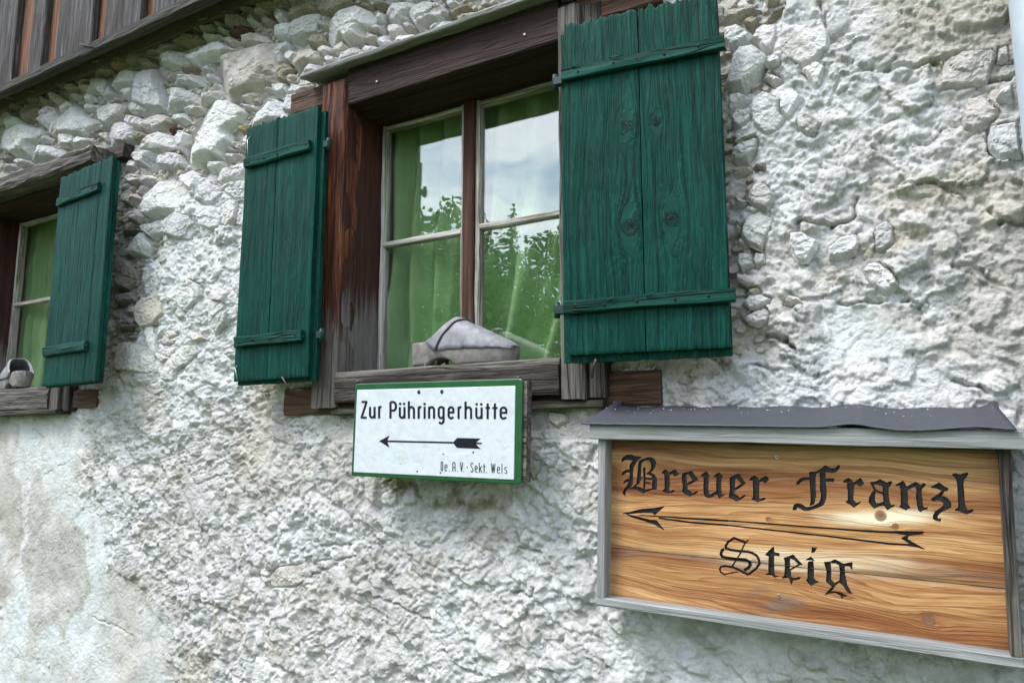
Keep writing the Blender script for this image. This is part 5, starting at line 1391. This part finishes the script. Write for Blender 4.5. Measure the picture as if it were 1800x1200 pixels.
crop('g', *c7, [T_("790,475 895,470 905,600 905,780 970,850 1085,780 1090,795 990,870 930,960 880,1000 960,985 1080,1010 1190,1070 1115,1075 1100,1110 1080,1060 990,1010 870,1020 805,1050 850,990 930,905 870,850 825,810 835,640"),
 T_("905,460 980,430 1060,470 1130,510 1200,490 1280,480 1275,600 1240,545 1140,540 1150,700 1190,880 1270,1025 1200,1000 1130,890 1060,830 1070,640 1055,530 990,490 920,490")])
crop('arrow', 1080, 870, 9, [T_("130,290 260,265 440,220 640,205 785,178 690,260 640,310 600,270 450,270 250,290"), T_("190,300 330,335 560,390 660,395 780,545 640,460 430,390 280,345")]
     + stroke(T_("400,310 620,330 960,352 1240,370 1800,402"), 16, 34)+stroke(T_("700,360 950,395 1200,428 1800,475"), 26, 32))
crop('arrow', 1450, 890, 9, stroke(T_("-1530,222 0,338 600,382 900,400 1160,405"), 24, 38)+stroke(T_("-1530,295 0,462 600,535 1000,585 1300,602 1450,625"), 24, 38)
     + [T_("1100,388 1570,398 1540,430 1330,455 1150,425"), T_("1210,495 1330,445 1300,510 1430,590 1575,670 1480,645 1330,580")])
for k in LET:
    if k != 'S': LET[k] = LET[k]+[q for pg in LET[k] if len(pg) > 4 for q in stroke(pg+[pg[0]], 1.5)]
LP = {k: [[to2(x, y) for x, y in pg] for pg in v] for k, v in LET.items()}
# three boards edge to edge
j1a, j1b = to2(1068, 958), to2(1767, 1044)
jy = (j1a[1]+j1b[1])/2+0.002
inx0, inx1, iny0, iny1 = 0.013, W2-0.013, 0.013, H2-0.010
kn_px = [(1548, 906, 0.0075), (1574, 925, 0.0045), (1350, 912, 0.0035), (1632, 1090, 0.0085)]
KN = [(*to2(a_, b_), r_) for a_, b_, r_ in kn_px]
CARVE = 0.0045
def carved_board(y0, y1, seed):
    st = 0.0058
    gx, gy = np.meshgrid(np.linspace(inx0, inx1, int((inx1-inx0)/st)), np.linspace(y0, y1, int((y1-y0)/st)))
    gx = gx.ravel(); gy = gy.ravel()
    vs = [Vector((a_, b_)) for a_, b_ in zip(gx, gy)]; ed = []
    o = len(vs); vs += [Vector(p) for p in ((inx0, y0), (inx1, y0), (inx1, y1), (inx0, y1))]; ed += [(o+i, o+(i+1) % 4) for i in range(4)]
    for (kx_, ky_, kr_) in KN:
        if y0 < ky_ < y1:
            for f_ in (0.3, 0.6, 0.85, 1.0, 1.15, 1.3, 1.7):
                vs += [Vector((kx_+kr_*f_*math.cos(t*0.314), ky_+kr_*f_*math.sin(t*0.314))) for t in range(20)]
    mine = {}
    for k, pgs in LP.items():
        ys_ = [p[1] for pg in pgs for p in pg]
        if max(ys_) < y0 or min(ys_) > y1: continue
        mine[k] = pgs
        for pg in pgs:
            o = len(vs); vs += [Vector(p) for p in pg]; ed += [(o+i, o+(i+1) % len(pg)) for i in range(len(pg))]
    r = delaunay_2d_cdt(vs, ed, [], 0, 1e-6)
    pv = np.array([tuple(v) for v in r[0]]); Fa = np.array([tuple(f) for f in r[2]])
    A, B_, C_ = pv[Fa[:, 0]], pv[Fa[:, 1]], pv[Fa[:, 2]]
    fl = ((B_-A)[:, 0]*(C_-A)[:, 1]-(B_-A)[:, 1]*(C_-A)[:, 0]) < 0
    Fa[fl] = Fa[fl][:, ::-1]
    cen = (A+B_+C_)/3
    ok = (cen[:, 0] > inx0) & (cen[:, 0] < inx1) & (cen[:, 1] > y0) & (cen[:, 1] < y1)
    Fa, cen = Fa[ok], cen[ok]
    own = np.full(len(Fa), -1); keys = list(mine)
    for i, k in enumerate(keys):
        ins = np.zeros(len(Fa), bool)
        for pg in mine[k]: ins |= inpoly(cen[:, 0], cen[:, 1], pg)
        own[ins & (own < 0)] = i
    G, K = grain_field(pv[:, 0], pv[:, 1], KN, seed, 0.016)
    G = G + 0.010*fbm(pv[:, 0]*3.2, pv[:, 1]*5, 2, seed+40)
    zf = BZ + 0.0004*fbm(G*300, pv[:, 0]*3, 2, seed) - 0.0012*np.exp(-np.minimum(pv[:, 1]-y0, y1-pv[:, 1])/0.002)
    def el(cx_, cy_, rx, ry):
        u = (pv[:, 0]-cx_)/rx; v = (pv[:, 1]-cy_-0.008*np.sin(u*2))/ry
        return np.clip(1.5-1.5*np.sqrt(u*u+v*v)+0.35*fbm(pv[:, 0]*14, pv[:, 1]*60, 3, 5), 0, 1)
    p0 = KN[0]; pale = np.maximum(el(p0[0]+0.005, p0[1]-0.002, 0.10, 0.016), 0.55*el(*to2(1420, 985), 0.22, 0.022))
    stain_shade = np.zeros(len(pv))
    for (a_, b_, rx, ry, am) in ((1375, 1062, 0.045, 0.014, 0.95), (1110, 970, 0.05, 0.018, 0.5), (1600, 1010, 0.18, 0.014, 0.55), (1400, 790, 0.36, 0.014, 0.35), (1330, 1040, 0.03, 0.010, 0.5)):  # the long top band paints the roof's shade into the board colour
        stain_shade = np.maximum(stain_shade, am*el(*to2(a_, b_), rx, ry))
    stain_shade = np.maximum(stain_shade, 0.8*np.exp(-np.minimum(pv[:, 1]-y0, y1-pv[:, 1])/0.0022)*(0.5+fbm(pv[:, 0]*9, pv[:, 1]*0, 2, 9)))
    nP = len(pv)
    V = [(x, y, z) for (x, y), z in zip(pv, zf)]+[(x, y, z-CARVE) for (x, y), z in zip(pv, zf)]
    F = [tuple(int(i) for i in f) for f in Fa[own < 0]]
    carved = [tuple(int(i) for i in f) for f in Fa[own >= 0]]
    ce = {(f[i], f[(i+1) % 3]) for f in carved for i in range(3)}
    F += [tuple(nP+i for i in f) for f in carved]
    nw0 = len(F)
    F += [(b_+nP, a_+nP, a_, b_) for (a_, b_) in ce if (b_, a_) not in ce]
    nw1 = len(F)
    n = len(V)
    V += [(inx0, y0, BZ-0.02), (inx1, y0, BZ-0.02), (inx1, y1, BZ-0.02), (inx0, y1, BZ-0.02)]
    bnd = {(int(f[i]), int(f[(i+1) % 3])) for f in Fa for i in range(3)}
    ext = {}
    for (a_, b_) in bnd:
        if (b_, a_) not in bnd:
            for v in (a_, b_):
                if v not in ext: ext[v] = len(V); V.append((pv[v][0], pv[v][1], BZ-0.02))
            F.append((b_, a_, ext[a_], ext[b_]))
    ring = sorted(ext, key=lambda v: math.atan2((pv[v][1]-(y0+y1)/2)/(y1-y0), (pv[v][0]-(inx0+inx1)/2)/(inx1-inx0)))
    F.append(tuple(ext[v] for v in ring[::-1]))
    ex = list(range(nP)); pad = len(V)-2*nP; Z_ = np.zeros(pad)
    def cc(a_): return np.concatenate([a_, a_, Z_])
    bo = obj('board', V, F, M['sign_wood'], ws, attrs={'grain': cc(G), 'knot': cc(K), 'pale': cc(pale), 'stain_shade': cc(np.clip(stain_shade, 0, 1))})
    bo.data.materials.append(M['letter_black'])
    mi = np.zeros(len(bo.data.polygons), np.int32); mi[nw0:nw1] = 1; bo.data.polygons.foreach_set('material_index', mi)
    for i, k in enumerate(keys):
        fs = Fa[own == i]
        if len(fs) == 0: continue
        obj('arrow' if k == 'arrow' else 'letter', [(x, y, z-CARVE+0.0004) for (x, y), z in zip(pv, zf)], [tuple(int(v) for v in f) for f in fs], M['letter_black'], ws)
carved_board(jy+0.0006, iny1, 5)
carved_board(iny0, jy-0.0006, 9)
for q in ((1366, 803), (1369, 1047)):
    s_ = disc('screw', to2(*q), 0.0040, BZ-0.0005, BZ+0.0012, M['screw'], ws)
    disc('slot', to2(*q), 0.0016, BZ+0.0010, BZ+0.0015, M['dark_hole'], s_, 5)
# frame
def fb(name, mw, L, W, T, mat, **k): return bar(name, mw, L, W, T, M[mat], ws, jit=0.0008, ch=0.0016, **k)
fb('frame_rail', frame((0, 0.0075, 0.022), (1, 0, 0), (0, 0, 1)), W2, 0.015, FZ-0.022, 'frame_grey')
fb('frame_stile', frame((0.0075, 0.0155, 0.022), (0, 1, 0), (0, 0, 1)), H2-0.020, 0.015, FZ-0.022, 'frame_grey')
fb('frame_stile', frame((W2-0.0075, 0.0155, 0.022), (0, 1, 0), (0, 0, 1)), H2-0.020, 0.015, FZ-0.022, 'dark_wood')
fb('roof_board', frame((-0.014, H2+0.006, 0.012), (1, 0, 0), (0, 0, 1)), W2+0.03, 0.028, FZ+0.010-0.012, 'frame_grey')
# tar paper laid over the roof board, curled at the ends
nu, nv = 90, 14
Vv = []
y_f = H2+0.021
for i in range(nu+1):
    u = i/nu
    for j in range(nv+1):
        t = j/nv                                   # 0 at the drip edge, 1 at the wall
        x = -0.020+u*(W2+0.028)+0.016*(t-0.5)*(1 if u < 0.03 else 0)
        z = FZ+0.018-(FZ+0.006)*t
        y = y_f + 0.037*t + 0.0015*math.sin(u*40)*t
        y += 0.006*math.exp(-((u-0.68)/0.045)**2)*(1-0.4*t)+0.004*math.exp(-((u-0.93)/0.05)**2)*(1-t)-0.003*math.exp(-((u-0.80)/0.05)**2)
        y += 0.014*math.exp(-(u/0.03)**2)*t**1.3+0.006*math.exp(-((1-u)/0.03)**2)*t
        x += 0.020*math.exp(-(u/0.05)**2)*t-0.020*math.exp(-((1-u)/0.04)**2)*t
        Vv.append((x, y+0.0008*noise(u*60, t*5, 3), z))
Ff = [(i*(nv+1)+j, (i+1)*(nv+1)+j, (i+1)*(nv+1)+j+1, i*(nv+1)+j+1) for i in range(nu) for j in range(nv)]
tp = obj('tar_paper', Vv, Ff, M['tar'], ws, smooth=True)
sm = tp.modifiers.new('thick', 'SOLIDIFY'); sm.thickness = 0.0022
grit = []; gf = []
for _ in range(45):                                # plaster crumbs fallen on the roof
    u = random.random()**1.6; t = random.uniform(0.6, 0.98); i = int(u*nu); j = int(t*nv)
    c = Vector(Vv[i*(nv+1)+j]); r_ = random.uniform(0.0007, 0.0019); o = len(grit)
    c += Vector((random.uniform(-.003, .003), 0.001, random.uniform(-.003, .003)))
    grit += [tuple(c+Vector(v)*r_) for v in ((1, 0, 0), (-1, 0.1, 0.2), (0, 0, 1), (0.1, 0, -1), (0, 0.9, 0), (0, -0.6, 0))]
    gf += [tuple(o+k for k in f) for f in ((0, 2, 4), (2, 1, 4), (1, 3, 4), (3, 0, 4), (2, 0, 5), (1, 2, 5), (3, 1, 5), (0, 3, 5))]
cr = obj('plaster_crumbs', grit, gf, M['stone'], ws); cr['kind'] = 'stuff'; cr.color = (0.6, 0.6, 0.6, 1)

# ------------------------------------------------------------------ wooden-soled clogs on the sills
def clog(name, label, loc, rz, L):
    cg = thing(name, None, label, 'clog', 'clogs on the window sills', mw=Matrix.Translation(loc) @ Matrix.Rotation(rz, 4, 'Z'))
    nx_, nr = 46, 28
    def hw(t):      # half width in plan, heel at t = 0, toe at t = 1
        a = 0.105+0.055*math.sin(min(1, t/0.72)*math.pi*0.5)**2
        if t < 0.10: a *= math.sqrt(max(0.02, 1-((0.10-t)/0.10)**2))
        if t > 0.74: a *= math.sqrt(max(0.02, 1-((t-0.74)/0.265)**2))
        return a*L
    def ztop(t): return L*(0.225 if t < 0.19 else (0.225-0.075*min(1, (t-0.19)/0.10) if t < 0.6 else 0.15-0.02*(t-0.6)/0.4))
    def zbot(t):
        if t < 0.20: return L*0.022
        if t < 0.46: return L*(0.022+0.052*math.sin((t-0.20)/0.26*math.pi)**0.7)
        return L*0.006+L*0.030*max(0, (t-0.9)/0.1)**2
    V = []; F = []
    for i in range(nx_+1):
        t = i/nx_; w_ = hw(t); zb_, zt_ = zbot(t), ztop(t)
        for k in range(nr):
            a_ = 2*math.pi*k/nr; ca, sa = math.cos(a_), math.sin(a_)
            e = 0.28; u = math.copysign(abs(ca)**e, ca); v = math.copysign(abs(sa)**e, sa)
            V.append(((t-0.5)*L, w_*u*(0.93+0.07*v), (zb_+zt_)/2+(zt_-zb_)/2*v))
    for i in range(nx_):
        for k in range(nr): F.append((i*nr+k, (i+1)*nr+k, (i+1)*nr+(k+1) % nr, i*nr+(k+1) % nr))
    F += [tuple(range(nr)), tuple(range(nx_*nr, nx_*nr+nr))[::-1]]
    so = obj('sole', V, F, M['clog_wood'], cg, smooth=True)
    def crest(t):   # ridge line of the upper
        if t < 0.47: return L*(0.405-0.30*(0.47-t)**2)
        s_ = (t-0.47)/0.53
        return L*(0.405-0.25*s_-0.028*math.sin(s_*math.pi)*-1*0.2-0.02*s_**4)
    def shell(nm, u0, u1, off, mat, nu_=40, nv_=32):
        V = []; F = []
        for i in range(nu_+1):
            u = u0+(u1-u0)*i/nu_
            for k in range(nv_+1):
                a_ = math.pi*k/nv_; s_ = math.sin(a_)
                t0 = 0.20+0.255*s_**1.2
                t = t0+u*(0.985-t0); t = min(0.999, t)
                zb_ = ztop(t)-0.012*L; w_ = hw(min(t, 0.985))*(1.02 if t < 0.3 else 0.985)+off; cr_ = crest(t)+off
                ca = math.cos(a_)
                y = w_*math.copysign(abs(ca)**0.72, ca); z = zb_+(cr_-zb_)*s_**0.80
                z += 0.0016*noise(np.array(t*14), np.array(a_*3), 4)
                V.append(((t-0.5)*L, y, float(z)))
        for i in range(nu_):
            for k in range(nv_): F.append((i*(nv_+1)+k, i*(nv_+1)+k+1, (i+1)*(nv_+1)+k+1, (i+1)*(nv_+1)+k))
        o = obj(nm, V, F, mat, cg, smooth=True)
        m_ = o.modifiers.new('thick', 'SOLIDIFY'); m_.thickness = 0.004; m_.offset = 0
        return o
    shell('upper', 0.05, 1.0, 0.0, M['leather'])
    shell('collar', 0.0, 0.125, 0.0030, M['leather'], 8)
    shell('seam', 0.124, 0.142, 0.0030, M['seam'], 2)
    for (tx, ty) in ((0.05, -0.3), (0.10, 0.4), (0.17, -0.5), (0.20, 0.2), (0.27, -0.4), (0.30, 0.3)):
        tube('hobnail', [((tx-0.5)*L, ty*hw(tx)*1.4, zbot(tx)+0.006), ((tx-0.5)*L, ty*hw(tx)*1.4, zbot(tx)-0.005 if tx < 0.22 else 0.004)], 0.0045, M['iron'], cg, 8)
    return cg
szt = WZ0+0.0135
pc = PX(816, 645, 0.035)
clog('clog', 'grey leather clog with toe to the right, on the main window sill', (pc[0], 0.035, szt), R(3), 0.285)
pc = PX(28, 682, 0.02)
clog('clog', 'grey clog with open heel, on the sill at the left edge', (pc[0]-0.01, 0.025, W2Z0+0.0135), R(163), 0.285)
for q in ((630, 671), (913, 664)):
    p = PX(*q, FY-0.006); tube('nail', [tuple(local(win, Matrix.Translation((p[0], FY-0.003, p[2]))).translation), tuple(local(win, Matrix.Translation((p[0], FY-0.012, p[2]))).translation)], 0.003, M['iron'], win, 8)

# ------------------------------------------------------------------ trees across the meadow: they stand behind the viewer and show in the panes
def spruce_meshes(h, seed):
    r_ = random.Random(seed); V = []; F = []
    n = 46
    for i in range(n):
        t = (i+0.5)/n; z = h*(0.10+0.90*t); rad = h*0.19*(1-t)**0.85+0.05
        for k in range(int(7+9*(1-t))):
            a_ = r_.uniform(0, 6.283); L = rad*r_.uniform(0.7, 1.1); dr = L*r_.uniform(0.18, 0.42)
            for s_ in range(5):
                f0 = s_/5; x = math.cos(a_)*L*f0; y = math.sin(a_)*L*f0; zz = z-dr*f0+r_.uniform(-0.05, 0.05)
                for _ in range(5):
                    b_ = a_+r_.uniform(-1.1, 1.1); ll = L*0.22*r_.uniform(0.6, 1.3)+0.05; wd = ll*0.22
                    o = len(V); cx_, cy_ = math.cos(b_), math.sin(b_)
                    V += [(x-cy_*wd*.5, y+cx_*wd*.5, zz), (x+cy_*wd*.5, y-cx_*wd*.5, zz+r_.uniform(-.05, .05)), (x+cx_*ll, y+cy_*ll, zz-ll*r_.uniform(0.1, 0.5))]
                    F.append((o, o+1, o+2))
    return V, F
def leafy_meshes(h, seed):
    r_ = random.Random(seed); V = []; F = []
    cl = [(r_.gauss(0, h*0.17), r_.gauss(0, h*0.17), h*r_.uniform(0.35, 0.95), h*r_.uniform(0.07, 0.14)) for _ in range(34)]
    for (cx_, cy_, cz_, cr_) in cl:
        for _ in range(420):
            d = Vector((r_.gauss(0, 1), r_.gauss(0, 1), r_.gauss(0, 1))).normalized()*cr_*r_.uniform(0.5, 1.05)
            p = Vector((cx_, cy_, cz_))+d; a_ = Vector((r_.gauss(0, 1), r_.gauss(0, 1), r_.gauss(0, 1))).normalized()*0.085
            b_ = a_.cross(Vector((r_.gauss(0, 1), r_.gauss(0, 1), r_.gauss(0, 1)))).normalized()*0.05
            o = len(V); V += [tuple(p-a_), tuple(p+b_), tuple(p+a_), tuple(p-b_)]; F.append((o, o+1, o+2, o+3))
    return V, F
def tree(kind, label, loc, h, seed, protos={}):
    t = thing(kind, loc, label, 'tree', 'trees across the meadow, mirrored in the panes')
    if (kind, seed) not in protos:
        V, F = (spruce_meshes if kind == 'spruce_tree' else leafy_meshes)(h, seed)
        cr_ = obj('crown', V, F, M['needles' if kind == 'spruce_tree' else 'leaves'], t)
        tr = tube('trunk', [(0, 0, -0.1), (0.03, 0, h*0.3), (0, 0.04, h*0.7), (0, 0, h*0.97)], h*0.018, M['bark'], t, 10, 0.12)
        protos[(kind, seed)] = (cr_, tr, h)
    else:
        for s_ in protos[(kind, seed)][:2]:
            c = s_.copy(); COL.objects.link(c); c.parent = t
        k = h/protos[(kind, seed)][2]; t.scale = (k, k, k)
    t.rotation_euler.z = random.uniform(0, 6.28)
    return t
# the directions in which the panes mirror the meadow edge
def mirrored(px, py, dist):
    d = FW*FPX+RT*(px-900)+UP*(600-py); d = d/np.linalg.norm(d)
    o = PX(px, py, SASH_Y+0.01); r_ = np.array([d[0], -d[1], d[2]])
    return o+r_*(dist/math.hypot(r_[0], r_[1]))
TREES = [('spruce_tree', 'tall pointed spruce mirrored in the right upper window pane', 897, 352, 24, 1), ('leafy_tree', 'round leafy tree mirrored left of the mullion', 790, 372, 19, 2),
         ('spruce_tree', 'broad spruce mirrored at the far left of the panes', 700, 396, 21, 1), ('spruce_tree', 'young spruce mirrored between the mullion and the pointed spruce', 858, 388, 22, 1),
         ('leafy_tree', 'leafy tree mirrored at the right edge of the panes', 960, 388, 21, 2), ('spruce_tree', 'small spruce mirrored behind the leafy trees', 740, 385, 27, 1),
         ('spruce_tree', 'spruce mirrored beyond the right edge of the panes', 1040, 380, 26, 1), ('leafy_tree', 'leafy tree out on the left of the meadow edge', 560, 400, 23, 2)]
for kind, lab, px, py, dist, sd_ in TREES:
    p = mirrored(px, py, dist)
    tree(kind, lab, (p[0], p[1], 0), p[2], sd_)

# dark mass of trees round the clearing, added to cut low sky light
r_ = random.Random(44); V = []; F = []
for i in range(150):
    a_ = math.pi*(1.0+i/150.0)+r_.uniform(-0.02, 0.02); d = r_.uniform(32, 44); h = r_.uniform(6.5, 9.5)
    cx_, cy_ = -1+d*math.cos(a_), d*math.sin(a_)
    for k in range(16):
        z = h*(0.04+0.058*k); rad = h*0.22*(1-k/16.2)
        for q in range(11):
            t = r_.uniform(0, 6.283); l = rad*r_.uniform(0.6, 1.25)+0.05; o = len(V); wd = 0.28*rad+0.02
            V += [(cx_-math.sin(t)*wd, cy_+math.cos(t)*wd, z+0.085*h), (cx_+math.sin(t)*wd, cy_-math.cos(t)*wd, z+0.085*h), (cx_+math.cos(t)*l, cy_+math.sin(t)*l, z-0.035*h)]
            F.append((o, o+1, o+2))
fo = obj('light_cut_forest', V, F, M['needles']); fo['kind'] = 'stuff'; fo['label'] = 'dark spruce wood added round the meadow to cut low sky light'; fo['category'] = 'light_cut_forest'
